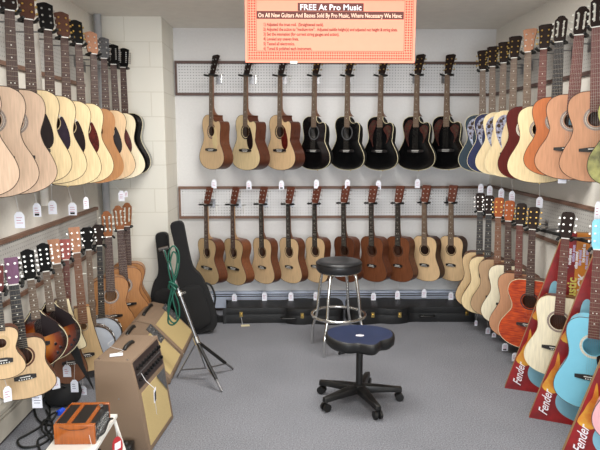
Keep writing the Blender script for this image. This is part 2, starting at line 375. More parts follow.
# ------------------------------------------------------------------ guitars
PROF = {
 'mini': [(0, .34), (.012, .50), (.05, .66), (.11, .745), (.19, .775), (.30, .74), (.38, .715), (.46, .74), (.56, .83), (.66, .94), (.76, 1.0), (.85, .96), (.925, .80), (.975, .52), (.996, .22)],
 'dread': [(0, .30), (.012, .46), (.05, .62), (.11, .700), (.19, .715), (.30, .655), (.38, .625), (.46, .66), (.56, .79), (.66, .93), (.76, 1.0), (.85, .96), (.925, .80), (.975, .52), (.996, .22)],
 'classical': [(0, .30), (.012, .48), (.05, .65), (.11, .745), (.19, .765), (.28, .71), (.37, .635), (.43, .63), (.52, .71), (.62, .87), (.72, .98), (.80, 1.0), (.88, .91), (.945, .70), (.985, .42), (.998, .18)],
 'jumbo': [(0, .28), (.012, .46), (.05, .62), (.12, .71), (.20, .715), (.29, .63), (.37, .57), (.44, .60), (.53, .76), (.63, .93), (.73, 1.0), (.82, .97), (.90, .83), (.96, .57), (.99, .25)],
 'travel': [(0, .30), (.02, .40), (.15, .44), (.35, .55), (.6, .74), (.82, .93), (.93, 1.0), (.975, .93), (.995, .70), (1, .3)],
 'mandolin': [(0, .16), (.04, .22), (.12, .36), (.24, .62), (.38, .87), (.50, .985), (.60, 1.0), (.72, .93), (.84, .74), (.93, .48), (.985, .2)],
 'uke': [(0, .30), (.012, .48), (.05, .65), (.11, .745), (.19, .765), (.28, .71), (.37, .635), (.43, .63), (.52, .71), (.62, .87), (.72, .98), (.80, 1.0), (.88, .91), (.945, .70), (.985, .42), (.998, .18)],
}
CUT = [(0.0, .13), (.03, .135), (.075, .16), (.115, .24), (.13, .36), (.115, .50), (.125, .62), (.17, .70), (.25, .715), (.33, .69), (.40, .68)]
def body_outline(kind, W, L, z0, cut=False):
    pr = PROF[kind]
    left = [(-h * W / 2, z0 - t * L) for t, h in pr]
    rp = (CUT + [q for q in pr if q[0] > .45]) if cut else pr
    right = [(h * W / 2, z0 - t * L) for t, h in rp]
    return smooth_loop(right[::-1] + left if False else left + [(0, z0 - L)] + right[::-1], 3)  # counter-clockwise
HEADS = {
 'flat': [(.34, 0), (.47, .14), (.50, .5), (.54, .97), (.50, 1.0)],
 'crest': [(.34, 0), (.48, .14), (.49, .5), (.54, .92), (.30, .965), (.10, 1.0)],
 'flare': [(.34, 0), (.40, .15), (.44, .5), (.58, .86), (.60, .96), (.35, 1.0)],
 'round': [(.34, 0), (.46, .14), (.50, .5), (.53, .88), (.44, .97), (.2, 1.0)],
 'moor': [(.34, 0), (.46, .10), (.50, .6), (.50, .84), (.36, .90), (.26, .97), (.1, 1.0)],
 'banjo': [(.26, 0), (.25, .18), (.42, .32), (.44, .45), (.34, .55), (.50, .72), (.48, .88), (.28, .99)],
}
def guitar(name, label, cat, nut, bot, plane, kind='dread', W=.39, D=.115, yaw=-20, top='spruce', side='mahogany', cut=False, pg=None,
           board='rosewood_board', neckm='mahogany_neck', head='crest', headm='head_dark', tun='tuner_chrome', rosette=('inside_dark', 1), pins=True,
           start=.415, multi=False, bind='dark_wood', group=None, slot=False, bridge='ebony_board', hole=True, headL=None, strings=6, bow=None, nostr=False, frets=20, short=None, hang=True, headW=None):
    ax, c = plane
    N = atX(*nut, c) if ax == 'X' else atY(*nut, c)
    B = atY(*bot, N.y)
    d = B - N; L = d.length; d.normalize()
    n = Vector((math.sin(R(yaw)), -math.cos(R(yaw)), 0)); n = (n - d * n.dot(d)).normalized()
    z = -d; y = -n; x = y.cross(z)
    M = Matrix.Translation(N) @ Matrix((x, y, z)).transposed().to_4x4()
    g = thing(name, label, cat, M=M, group=group)
    zb = -L * start; BL = L * (1 - start)
    banjo = kind == 'banjo'
    nw = .044 if kind not in ('uke', 'mandolin') else .034
    if slot: nw = .052
    if banjo: nw = .036
    ye = .009                                            # soundboard plane
    if banjo:
        r = W / 2; cz = -L + r; m = MB(); rot = Matrix.Translation((0, 0, cz)) @ Matrix.Rotation(R(90), 4, 'X')
        MB().lathe([(r * .86, -.012), (r * .86, -.075), (r * .9, -.085), (r * .97, -.075), (r * .97, -.02), (r * .97, -.012)], 32, M=rot).build('pot', 'mahogany', g, smooth=40)
        MB().lathe([(0, -.006), (r * .93, -.006), (r * .955, -.012), (r * .94, -.013), (0, -.0125)], 32, M=rot).build('drum_head', 'drum_skin', g, smooth=40)
        MB().lathe([(r * .955, -.004), (r * 1.0, -.004), (r * 1.0, -.02), (r * .955, -.02), (r * .955, -.004)], 32, M=rot, caps=False).build('tension_hoop', 'chrome', g, smooth=40)
        MB().lathe([(r * .98, -.045), (r * 1.05, -.045), (r * 1.05, -.055), (r * .98, -.055), (r * .98, -.045)], 32, M=rot, caps=False).build('flange', 'chrome', g, smooth=40)
        bk = MB()
        for k in range(18):
            a = 2 * math.pi * k / 18; p = Vector((r * 1.02 * math.cos(a), 0, cz + r * 1.02 * math.sin(a)))
            bk.tube([p + Vector((0, .003, 0)), p + Vector((0, .055, 0))], .0032, 5)
        bk.build('tension_brackets', 'chrome', g)
        MB().box((-.03, -.004, cz - r * .35), (.03, .006, cz - r * .35 + .008)).build('bridge', 'maple_neck', g)
        MB().box((-.025, -.003, -L + .004), (.025, .004, -L + .05)).build('tailpiece', 'chrome', g)
        endz = cz + r * .98; bz = cz - r * .35
    else:
        out = body_outline(kind, W, BL, zb, cut)
        hz = zb - BL * (.30 if kind != 'mandolin' else .33); hr = {'classical': .043, 'uke': .026, 'travel': .032}.get(kind, .050) * min(1, W / .36 if W > .3 else .85)
        if kind == 'uke': hr = .022
        if kind == 'travel': hr = .02
        holes = []
        if hole and not multi: holes = [[(hr * math.cos(-2 * math.pi * k / 24), hz + hr * math.sin(-2 * math.pi * k / 24)) for k in range(24)]]
        s = MB().prism(out, ye, ye + .003, 0, holes); s.build('soundboard', top, g)
        # shell: sides and back
        m = MB(); nn = len(out)
        if bow:                                          # moulded round back
            cx = 0; czc = zb - BL * .62
            levels = [(ye + .003, 1.0), (ye + .025, .985), (ye + D * .5, .90), (ye + D * .8, .70), (ye + D * .95, .42), (ye + D, .12)]
        else:
            levels = [(ye + .003, 1.0), (ye + D, 1.0)]; czc = 0
        vs = []
        for yy, sc in levels:
            for (px, pz) in out: vs.append((px * sc, yy, czc + (pz - czc) * sc))
        fs = []
        for l in range(len(levels) - 1):
            for i in range(nn): j = (i + 1) % nn; fs.append((l * nn + i, l * nn + j, (l + 1) * nn + j, (l + 1) * nn + i))
        lo = (len(levels) - 1) * nn
        pts2 = [Vector((vs[lo + i][0], vs[lo + i][2], 0)) for i in range(nn)]
        for t in geometry.tessellate_polygon([pts2]): fs.append(tuple(lo + i for i in t))
        m.add(vs, fs); m.build('body', side, g, smooth=40)
        MB().tube([(px, ye + .001, pz) for px, pz in out], .0022, 5, closed=True).build('binding', bind, g, smooth=True)
        if holes and rosette:
            rm, k = rosette
            MB().disc((0, hz), hr + .016 * k, ye, 28, r2=hr + .004).build('rosette', rm, g)
            if k > 1: MB().disc((0, hz), hr + .009 * k, ye - .0004, 28, r2=hr + .0072 * k).build('rosette_ring', 'rosette_pale' if rm != 'rosette_pale' else 'rosette_grey', g)
        if multi:
            for sx in (-1, 1):
                lf = [(.16, .10), (.30, .06), (.50, .10), (.62, .20), (.60, .33), (.50, .45), (.36, .56), (.40, .42), (.34, .28), (.24, .18)]
                if sx > 0 and cut: lf = [(.18, .24), (.32, .17), (.50, .17), (.62, .22), (.58, .32), (.48, .42), (.36, .50), (.40, .40), (.34, .33)]
                pl = [(sx * a * W / 2, zb - b * BL) for a, b in lf]
                if sx < 0: pl = pl[::-1]
                pl = smooth_loop(pl, 3)
                ep = MB().prism(pl[::-1], ye - .0012, ye).build('sound_port_rosette', multi, g)
                hh = MB()
                for (a, b, rr) in ((.42, .15, .013), (.50, .22, .014), (.50, .32, .010), (.45, .40, .007), (.34, .12, .009)):
                    if sx > 0 and cut: b = b * .7 + .12
                    hh.disc((sx * a * W / 2, zb - b * BL), rr * W / .38, ye - .0013, 12)
                hh.build('sound_port', 'inside_dark', ep)
        bz = zb - BL * (.64 if kind not in ('travel',) else .74)
        if kind == 'mandolin': bz = zb - BL * .58
        bw = .165 if kind in ('dread', 'jumbo') else (.18 if kind == 'classical' else .10)
        bw = min(bw, W * .46)
        bhh = .014 if not slot else .013
        br = MB().prism([(-bw / 2, bz - bhh * .6), (-bw * .2, bz - bhh), (bw * .2, bz - bhh), (bw / 2, bz - bhh * .6), (bw / 2, bz + bhh * .6), (bw * .2, bz + bhh), (-bw * .2, bz + bhh), (-bw / 2, bz + bhh * .6)], ye - .008, ye).build('bridge', bridge, g)
        MB().box((-bw * .23, ye - .0105, bz + .002), (bw * .23, ye - .008, bz + .006)).build('saddle', 'white_plastic', br)
        if pins and not slot and kind != 'mandolin':
            pm = MB()
            for k in range(6): pm.box((-.0275 + k * .011 - .0025, ye - .011, bz - .010), (-.0275 + k * .011 + .0025, ye - .008, bz - .005))
            pm.build('bridge_pins', 'white_plastic', br)
        if pg:
            a0 = hr + .004
            pts = [(a0 * math.cos(R(t)), hz + a0 * math.sin(R(t))) for t in (28, 5, -20, -45, -70)]
            q_ = BL / .49
            pts += [(hr * .42, hz - .085 * q_), (hr * .62, hz - .125 * q_), (hr * 1.05, hz - .152 * q_), (hr * 1.62, hz - .155 * q_), (hr * 2.02, hz - .125 * q_), (hr * 2.05, hz - .08 * q_), (hr * 1.85, hz - .035), (hr * 1.5, hz + .012), (hr * 1.22, hz + .036)]
            MB().prism(smooth_loop(pts, 2)[::-1], ye - .002, ye).build('pickguard', pg, g)
        if kind == 'mandolin':
            pts = [(W * .12, zb - BL * .06), (W * .34, zb - BL * .24), (W * .43, zb - BL * .40), (W * .12, zb - BL * .46), (-W * .05, zb - BL * .42), (-W * .05, zb - BL * .2)]
            MB().prism(pts[::-1], ye - .004, ye).build('pickguard', 'pg_black', g)
            MB().box((-.018, ye - .006, -L + .012), (.018, ye - .001, -L + .075)).build('tailpiece', 'chrome', g)
            kn = MB()
            for (a, b) in ((.28, .62), (.36, .70), (.30, .78)): kn.tube([(W * a, ye, zb - BL * b), (W * a, ye - .012, zb - BL * b)], .007, 10)
            kn.build('control_knobs', 'black_gloss', g)
        MB().tube([(0, ye + D * .45, -L + .001), (0, ye + D * .45, -L - .010)], .005, 8).build('strap_pin', tun, g)
        endz = zb
    # neck with heel
    nk = MB(); sec = 7; rings = []
    depth0, zend = .022, (zb if not banjo else endz)
    st = [(-.002, nw / 2, depth0), (zend * .5, nw / 2 * 1.1, depth0 + .002), (zend + .06, nw / 2 * 1.22, depth0 + .004), (zend + .03, nw / 2 * 1.2, depth0 + .018), (zend + .008, nw / 2 * 1.0, D * .62 if not banjo else .05), (zend + .0005, nw / 2 * .9, D * .82 if not banjo else .06)]
    vs = []
    for zz, hw, dp in st:
        for k in range(sec):
            a = math.pi * k / (sec - 1); vs.append((-hw * math.cos(a), .006 + dp * math.sin(a), zz))
    fs = []
    for l in range(len(st) - 1):
        for k in range(sec - 1): fs.append((l * sec + k, l * sec + k + 1, (l + 1) * sec + k + 1, (l + 1) * sec + k))
        fs.append((l * sec + sec - 1, l * sec, (l + 1) * sec, (l + 1) * sec + sec - 1))
    fs.append(tuple(range(sec))); fs.append(tuple((len(st) - 1) * sec + k for k in reversed(range(sec))))
    nk.add(vs, fs); nk.build('neck', neckm, g, smooth=50)
    # fretboard
    scl = -bz; fe = -scl * (1 - 2 ** (-frets / 12.0))
    if banjo: fe = endz - .004
    if kind == 'mandolin': fe = zb - BL * .13
    fb = MB(); hw0, hw1 = nw / 2, nw / 2 * 1.27
    fb.add([(-hw0, 0, 0), (hw0, 0, 0), (hw1, 0, fe), (-hw1, 0, fe), (-hw0, .0062, 0), (hw0, .0062, 0), (hw1, .0092, fe), (-hw1, .0092, fe)],
           [(0, 3, 2, 1), (4, 5, 6, 7), (0, 1, 5, 4), (1, 2, 6, 5), (2, 3, 7, 6), (3, 0, 4, 7)], 0)
    k = 1
    while k < 24:
        fz = -scl * (1 - 2 ** (-k / 12.0))
        if fz < fe + .002: break
        hw = hw0 + (hw1 - hw0) * fz / fe
        fb.box((-hw, -.0012, fz - .0008), (hw, .0005, fz + .0008), 1)
        if k in (3, 5, 7, 9, 12, 15) and not slot:
            zc = (fz - scl * (1 - 2 ** (-(k - 1) / 12.0))) / 2
            for xx in ((-.009, .009) if k == 12 else (0,)):
                fb.prism([(xx + .0035 * math.cos(a * math.pi / 3), zc + .0035 * math.sin(a * math.pi / 3)) for a in range(6)], -.0006, .0004, 2)
        k += 1
    fb.build('fretboard', [board, 'fret_metal', 'pearl'], g)
    MB().box((-nw / 2, -.003, -.001), (nw / 2, .007, .004)).build('nut', 'white_plastic', g)
    # headstock (tilted back)
    HL = headL if headL else {'uke': .12, 'mandolin': .155, 'banjo': .15}.get(kind, .178)
    HWd = {'uke': .060, 'mandolin': .060, 'banjo': .085}.get(kind, .078)
    if headW: HWd = headW
    if slot: HWd = .072; HL = .19 if not headL else headL
    hp = HEADS[head]
    T = Matrix.Translation((0, .004, .003)) @ Matrix.Rotation(R(-15), 4, 'X')
    ol = [(a * HWd, b * HL) for a, b in hp] + [(-a * HWd, b * HL) for a, b in reversed(hp)]
    sl = []
    if slot:
        for sx in (-1, 1):
            sl.append([(sx * .016 + dx, HL * b) for dx, b in ((-.006, .2), (-.006, .78), (0, .81), (.006, .78), (.006, .2), (0, .17))])
    hm = MB().prism(ol, 0, .015, 0, sl)
    ho = hm.build('headstock', headm, g); ho.data.transform(T)
    rows = 3 if strings == 6 else (4 if kind == 'mandolin' else 2)
    if strings == 12: rows = 6
    tms = {}
    for sx in (-1, 1):
        m = MB()
        ex = sx * HWd * .50
        m.tube([(sx * HWd * .27, -.008, 0), (sx * HWd * .27, .012, 0)], .0030, 8)
        m.tube([(sx * HWd * .27, -.0005, 0), (sx * HWd * .27, -.0025, 0)], .0058, 10)
        m.tube([(sx * HWd * .30, .019, 0), (ex + sx * .012, .019, 0)], .0025, 6)
        m.box((min(ex + sx * .007, ex + sx * .016), .014, -.005), (max(ex + sx * .007, ex + sx * .016), .024, .005))
        for r_ in range(rows):
            t = MB(); t.v, t.f, t.mi = list(m.v), list(m.f), list(m.mi)
            zt = HL * (.26 + .5 * r_ / max(1, rows - 1)) if rows > 1 else HL * .5
            if kind == 'banjo': zt = HL * (.38 + .38 * r_)
            if sx in tms: pass
            if r_ == 0:
                o = t.build('tuning_peg', tun, g, smooth=40); tms[sx] = o
            else:
                o = tms[sx].copy(); COL.objects.link(o)
            o.parent = g
            o.matrix_local = T @ Matrix.Translation((0, 0, zt))
    if slot:
        for sx in (-1, 1):
            for q in (.30, .50, .70):
                rl = MB().tube([(sx * .010, .007, HL * q), (sx * .022, .007, HL * q)], .0045, 8)
                rl.v = [tuple(T @ Vector(v)) for v in rl.v]; rl.build('string_roller', 'pearl', g)
    if banjo:
        MB().tube([(-nw * .6, .012, fe * .30), (-nw * .6 - .03, .012, fe * .30)], .005, 8).box((-nw * .6 - .045, .005, fe * .30 - .008), (-nw * .6 - .03, .019, fe * .30 + .008)).build('fifth_peg', 'pearl', g)
    # strings
    sm = MB(); ns = 6 if strings != 4 else 4
    for k in range(ns):
        a = (k / (ns - 1) - .5)
        sm.tube([(a * nw * .8, -.0035, .001), (a * .052 * (1 if nw > .04 else .75), ye - .0115 if not banjo else -.006, bz)], .0003, 3, cap=False)
    sm.build('strings', 'string_steel' if not slot else 'string_white', g)
    g['_'] = 0; del g['_']
    return g, N, B, M, L
# --- wall hangers
def hanger(N, wall, yaw, short, rail=False):
    h = thing('guitar_hanger', 'padded hanger holding the ' + short, 'hanger', N + Vector((0, 0, 0)), 0, 'wall hangers')
    sy, cy = math.sin(R(yaw)), math.cos(R(yaw))
    rot = Matrix.Rotation(R(yaw), 4, 'Z')
    k = MB()
    pts = [(-.036, -.045, .000), (-.038, .0, -.003), (-.036, .043, -.003), (0, .050, -.003), (.036, .043, -.003), (.038, 0, -.003), (.036, -.045, .0)]
    pts = [rot @ Vector(p) for p in spline(pts, 3)]
    k.tube(pts, .0085, 8); k.build('padded_yoke', 'black_rubber', h, smooth=True)
    st = rot @ Vector((0, .052, -.003))
    ax, c = wall
    lim = abs(c) - .013
    if ax == 'Y': e = Vector((st.x, c - .013 - N.y, st.z))
    else: e = Vector((math.copysign(lim, c) - N.x, st.y, st.z))
    MB().tube([st, e], .0045, 8).build('arm', 'steel_grey', h, smooth=40)
    pl = MB()
    s = .022
    if ax == 'Y': pl.box((e.x - s, e.y - .004, e.z - .05), (e.x + s, e.y, e.z + .03))
    else: pl.box((min(e.x, e.x - math.copysign(.004, c)), e.y - s, e.z - .05), (max(e.x, e.x - math.copysign(.004, c)), e.y + s, e.z + .03))
    pl.build('wall_plate', 'steel_grey', h)
# --- price tags
def price_tag(tx, ty, anchor, label, h=.080, w_=.045, yaw=0, marks='ink_pink', blot=False, name='price_tag'):
    """tag centre at pixel, anchor the world point the string hangs from"""
    c = atY(tx, ty, anchor.y)
    t = thing(name, label, 'tag', c, R(yaw), 'price tags on strings')
    ol = [(-w_ / 2, -h / 2), (w_ / 2, -h / 2), (w_ / 2, h * .28), (w_ * .22, h / 2), (-w_ * .22, h / 2), (-w_ / 2, h * .28)]
    MB().prism(ol, -.0006, .0006).build('card', 'tag_paper', t)
    m = MB()
    for i in range(3):
        zz = h * (.12 - .16 * i); a = -w_ * .3; b = w_ * (.05 + .3 * random.random())
        m.box((a, -.0010, zz), (b, -.0006, zz + .003))
    m.build('handwriting', marks, t)
    if blot: MB().box((-w_ * .3, -.0012, -h * .42), (w_ * .25, -.0007, -h * .26)).build('printed_code', 'black_satin', t)
    a = Vector(anchor) - c; a = Matrix.Rotation(R(-yaw), 3, 'Z') @ a
    if a.z > h / 2: MB().tube([(0, 0, h * .42), (a.x, a.y, a.z)], .0011, 4).build('string', 'string_white', t)
    return t
TAGS = []
def G(short, label, nut, bot, plane, wall, tagpx=None, tk={}, cat='guitar', name='acoustic_guitar', group=None, hyaw=None, hang=True, **kw):
    g, N, B, M, L = guitar(name, label, cat, nut, bot, plane, group=group, **kw)
    yaw = kw.get('yaw', -20)
    if hang: hanger(N, wall, yaw if hyaw is None else hyaw, short)
    if tagpx:
        D = kw.get('D', .115)
        an = M @ Vector((0, .009 + D * .45, -L - .009))
        tk = dict(tk)
        if 'anc' in tk: q = tk.pop('anc'); an = atY(q[0], q[1], N.y - .05)
        price_tag(tagpx[0], tagpx[1], an, 'white tag below the ' + short, **tk)
    return g, N, M, L
BWL, LWL, RWL = ('Y', BW), ('X', LW), ('X', RW)

# back wall, upper row
YU = ('Y', 5.10); gu = 'guitars in the upper row on the back wall'
ub = dict(yaw=-48, board='pale_board', group=gu)
G('small cutaway guitar at the left end of the upper back row', 'small natural cutaway guitar with brown sides, leftmost in the upper back row', (210.8, 75), (210.5, 169.3), YU, BWL, (214, 184), kind='classical', W=.37, D=.10, top='spruce_warm', side='mahogany', cut=True, pg='pg_clear', head='flare', bind='dark_wood', rosette=('mahogany_neck', 1.4), **ub)
G('cutaway dreadnought with black pickguard on the back wall', 'natural cutaway dreadnought with black pickguard, second from left in the upper back row', (245.2, 75), (244.5, 170), YU, BWL, (249, 185), dict(blot=True), W=.40, top='spruce', side='rose_side', cut=True, pg='pg_black', head='flare', **ub)
G('cutaway dreadnought with tortoise pickguard on the back wall', 'natural cutaway dreadnought with reddish tortoiseshell pickguard, third from left in the upper back row', (279.5, 75), (279, 170), YU, BWL, (281.5, 185), dict(blot=True), W=.40, top='spruce_warm', side='rose_side', cut=True, pg='pg_tortoise', head='flare', **ub)
ov = dict(W=.405, D=.12, bow=True, cut=True, top='black_gloss', side='black_satin', bind='cream_plastic', head='flare', tun='tuner_gold', start=.43)
G('glossy black round-hole guitar nearest the brown-sided guitars', 'glossy black cutaway roundback guitar with round soundhole beside the brown-sided cutaway, upper back row', (314.1, 75), (312.5, 169.8), YU, BWL, (316.5, 184), rosette=('panel_grey', 1), **ov, **ub)
G('black round-hole guitar with a pale soundhole label', 'black cutaway guitar with round soundhole, second black one from left, upper back row', (347.2, 75), (345.8, 170), YU, BWL, (347.5, 184), rosette=('panel_grey', 1), **ov, **ub)
mh = dict(ov); mh['multi'] = 'epaulette_wood'
G('third black cutaway guitar from the left', 'black cutaway roundback guitar with clustered sound ports, leftmost of the three such black ones', (380.7, 75), (378.3, 170.3), YU, BWL, (378.5, 185), dict(blot=True), **mh, **ub)
G('fourth black cutaway guitar from the left', 'black cutaway roundback guitar with clustered sound ports, middle one of the three such black ones', (416.8, 74.5), (414.5, 170.3), YU, BWL, (417.5, 183.5), **mh, **ub)
G('black cutaway guitar nearest the right wall', 'black cutaway roundback guitar with clustered sound ports, beside the blue guitars in the right corner', (447, 74.5), (445, 169.5), YU, BWL, None, **mh, **ub)

# back wall, lower row (small bodied guitars)
YL = ('Y', 5.12); gl = 'small guitars in the lower row on the back wall'
lb = dict(yaw=-46, start=.43, group=gl, tun='tuner_chrome', board='ebony_board', headm='head_rose')
ord_ = ['leftmost', 'second from left', 'third from left', 'fourth from left', 'fifth from left', 'sixth from left', 'seventh from left', 'eighth from left', 'ninth from left', 'rightmost']
low = [((205.5, 204.5), (206.3, 284), 'spruce_tan', 'mahogany', .35, 'amber-topped small guitar with mid brown sides', 'rosewood_board', (210.5, 297.5), 'classical', 'maple_neck', .10),
       ((232, 204.5), (233, 284.7), 'spruce_tan', 'mahogany_red', .35, 'amber-topped small guitar with glossy brown sides', 'rosewood_board', (234.5, 298), 'classical', 'maple_neck', .10),
       ((260.4, 204), (262, 283.5), 'spruce_warm', 'mahogany', .32, 'pale-topped small guitar with reddish brown sides', 'ebony_board', (264.5, 296.5), 'mini', 'mahogany_neck', .085),
       ((287.5, 204), (288.8, 283), 'spruce_warm', 'mahogany', .32, 'pale-topped small guitar with dark fretboard', 'ebony_board', (291, 296.5), 'mini', 'mahogany_neck', .085),
       ((314, 203.5), (314.7, 282.5), 'spruce_warm', 'mahogany', .31, 'pale-topped small guitar left of the bar stool', 'ebony_board', (316, 296), 'mini', 'mahogany_neck', .085),
       ((343, 203), (344, 282), 'mahogany', 'mahogany', .31, 'brown small guitar directly behind the bar stool', 'ebony_board', None, 'mini', 'mahogany_neck', .085),
       ((370.7, 203), (371.5, 281.6), 'mahogany_red', 'mahogany', .33, 'reddish brown small guitar right of the bar stool', 'ebony_board', (373.5, 297), 'mini', 'mahogany_neck', .085),
       ((397.4, 203), (397.3, 281.6), 'mahogany_red', 'mahogany', .33, 'reddish brown small guitar beside a pale one', 'ebony_board', (397.5, 295), 'mini', 'mahogany_neck', .085),
       ((424, 202.5), (424, 281), 'spruce_warm', 'dark_wood', .32, 'pale small guitar with light brown neck', 'pale_board', (424, 293.5), 'mini', 'mahogany_neck', .085),
       ((450.8, 202.5), (450.3, 281), 'spruce_warm', 'dark_wood', .31, 'pale small guitar nearest the right wall', 'pale_board', (451, 296), 'mini', 'mahogany_neck', .085)]
for i, (nu, bo, tp, sd, W_, ds, bd, tg, kd, nm, dp) in enumerate(low):
    kw = dict(lb); kw['board'] = bd
    G('%s guitar in the lower back row' % ord_[i], '%s, %s in lower back row' % (ds, ord_[i]), nu, bo, YL, BWL, tg, {}, name='small_guitar', kind=kd, W=W_, D=dp, top=tp, side=sd, neckm=nm, head='flat', headL=.155, rosette=('inside_dark', .7), **kw)

# left wall, upper row
ga = 'guitars in the upper row on the left wall'
def U(short, label, nx, ny, bx, by, X=-1.335, tg=None, tk={}, **kw):
    base = dict(kind='dread', W=.39, D=.105, yaw=37, group=ga, headL=.158, head='crest', tun='tuner_chrome', bind='inside_dark')
    base.update(kw)
    G(short, label, (nx, ny), (bx, by), ('X', X), LWL, tg, tk, **base)
U('palest guitar at the left edge of the photo', 'pale natural guitar cut off by the left edge, nearest in the upper left row', -44, -8, -28, 200, tg=None, top='spruce_pink', rosette=('rosette_pale', 1))
U('pinkish tan guitar whose rosette touches the photo edge', 'pinkish tan guitar with ringed soundhole at the left edge of the upper left row', -15, 1, -4, 198, tg=None, top='spruce_pink', rosette=('rosette_grey', 1.3), kind='classical')
U('pinkish tan guitar with a grey ringed rosette', 'pinkish tan guitar with wide grey rosette, next to the cream guitar with black pickguard', 9.6, 10.5, 18, 194.5, tg=(19.5, 220), top='spruce_pink', rosette=('rosette_grey', 1.4), headm='head_dark', tk=dict(h=.085, w_=.052), kind='classical')
U('cream guitar with a big dark maroon pickguard', 'cream guitar with large dark pickguard, right beside the tan guitars, upper left row', 28.5, 19.5, 36, 184, tg=(37, 210), top='spruce', pg='pg_black', headm='head_brown', tun='tuner_gold', rosette=('rosette_pale', 1.2), tk=dict(blot=True, h=.075, w_=.044))
U('cream guitar with a purplish pickguard', 'cream guitar with purplish black pickguard, fourth neck from left in the upper left row', 48, 30, 54, 184, tg=(52.5, 207.5), X=-1.33, top='spruce', pg='pg_purple', headm='black_head', tk=dict(h=.08, w_=.05), rosette=('rosette_pale', 1))
U('cream guitar with a white ringed soundhole', 'large cream guitar with black pickguard and bright white rosette, middle of the upper left row', 64.5, 37.5, 70.5, 186, tg=(72.5, 209), X=-1.33, W=.40, top='spruce', pg='pg_black', headm='head_brown', tun='tuner_gold', rosette=('rosette_pale', 1.3), tk=dict(blot=True, h=.08, w_=.052))
U('cream guitar with a red pickguard beside the orange one', 'cream guitar with dark red tortoiseshell pickguard, left of the plain orange-brown guitar', 78.6, 44, 86, 183.5, tg=(86, 203), tk=dict(yaw=62, h=.08), X=-1.33, top='spruce', pg='pg_tortoise', headm='black_head', tun='tuner_gold', rosette=('rosette_pale', 1.1))
U('plain orange-brown guitar in the upper left row', 'plain orange-brown cedar guitar without pickguard among the cream guitars, upper left row', 93.6, 54, 98, 183, X=-1.33, top='cedar', side='cedar', headm='head_tan', rosette=None, bind='cedar')
U('cream guitar with black pickguard right of the orange one', 'cream guitar with small black pickguard, right of the plain orange-brown guitar', 104, 58.5, 109, 180.5, X=-1.32, top='spruce_warm', pg='pg_black', headm='panel_grey', rosette=('rosette_pale', 1.1), yaw=20, tg=(121.5, 196))
U('cream guitar in front of the black guitar', 'pale cream guitar with dark red pickguard directly before the black guitar by the pillar', 113.4, 64.5, 120, 179.5, X=-1.31, top='spruce_pale', pg='pg_tortoise', headm='black_head', strings=12, rosette=('rosette_pale', 1.1), yaw=14, tg=(126, 194), tk=dict(yaw=70, h=.05))
U('black guitar nearest the block pillar', 'glossy black guitar at the far end of the upper left row, against the block pillar', 123, 67.5, 127.5, 176, X=-1.29, W=.37, top='black_gloss', side='black_gloss', headm='black_head', strings=12, yaw=4, D=.11, bind='cream_plastic')

# left wall, lower row
gb = 'instruments in the lower row on the left wall'
def Lw(short, label, nx, ny, bx, by, tg=None, tk={}, X=-1.31, **kw):
    base = dict(kind='dread', W=.39, D=.09, yaw=24, group=gb, head='flat', tun='tuner_chrome', bind='inside_dark')
    base.update(kw)
    return G(short, label, (nx, ny), (bx, by), ('X', X), LWL, tg, tk, **base)
Lw('ukulele at the left edge of the photo', 'pale natural ukulele with red headstock cut by the left edge of the photo', -3, 293, 4, 380, (7.5, 394), dict(h=.075, w_=.036, yaw=40), name='ukulele', cat='ukulele', kind='uke', W=.19, D=.06, top='spruce_warm', headm='cherry_dark', strings=4, start=.40, rosette=('spruce_tan', 1), frets=14, tun='white_plastic', board='ebony_board')
Lw('mini guitar with a purple headstock', 'small pale mini guitar with pink and purple headstock and black bridge, lower left row', 13.7, 285, 28, 399, (37, 400), dict(h=.085, w_=.05, marks='ink_blue'), name='mini_guitar', W=.275, D=.075, kind='mini', top='spruce_warm', headm='head_purple', strings=4, start=.47, rosette=('mahogany', .8), board='ebony_board', headL=.13, headW=.056)
Lw('front sunburst mandolin', 'sunburst mandolin with black pickguard directly behind the purple-headed mini guitar', 30.7, 279.7, 43, 368, (56, 383), dict(h=.065, w_=.04, yaw=35), name='mandolin', cat='mandolin', kind='mandolin', W=.27, D=.05, top='sunburst', side='dark_wood', headm='black_head', head='crest', strings=8, start=.36, rosette=None, hole=False, board='pale_board', bind='cream_plastic', frets=12)
Lw('rear sunburst mandolin', 'sunburst mandolin with black pickguard, the farther of the two beside the backpacker guitar', 46, 271.7, 57, 360, None, name='mandolin', cat='mandolin', kind='mandolin', W=.28, D=.05, top='sunburst', side='dark_wood', headm='black_head', head='crest', strings=8, start=.36, rosette=None, hole=False, board='pale_board', bind='cream_plastic', frets=12)
Lw('narrow travel guitar beside the mandolins', 'pale narrow wedge-bodied travel guitar mostly hidden behind the rear mandolin', 56.7, 264, 69, 352, None, name='travel_guitar', kind='travel', W=.20, D=.05, top='spruce_pale', headm='head_tan', start=.40, rosette=None, hole=False, board='pale_board', headL=.14, headW=.058)
Lw('brown mini guitar below the mandolins', 'brown mahogany mini guitar low behind the mandolins with tags hanging before it', 66, 260, 71, 384, (67, 371), dict(h=.075, w_=.048, anc=(67, 361)), name='mini_guitar', kind='uke', W=.20, D=.06, top='mahogany_neck', headm='head_pink', start=.52, board='red_board', headL=.12, headW=.056, bridge='ebony_board', frets=16)
Lw('light brown travel guitar left of the banjos', 'light brown narrow travel guitar with black bridge, directly left of the banjos', 76.7, 253, 88, 372, (83, 391), dict(h=.07, w_=.045, anc=(83, 352)), name='travel_guitar', kind='travel', W=.235, D=.055, top='spruce_tan', side='cedar', headm='head_tan', start=.45, headW=.062, rosette=('steel_grey', .5), board='mahogany_neck', headL=.16)
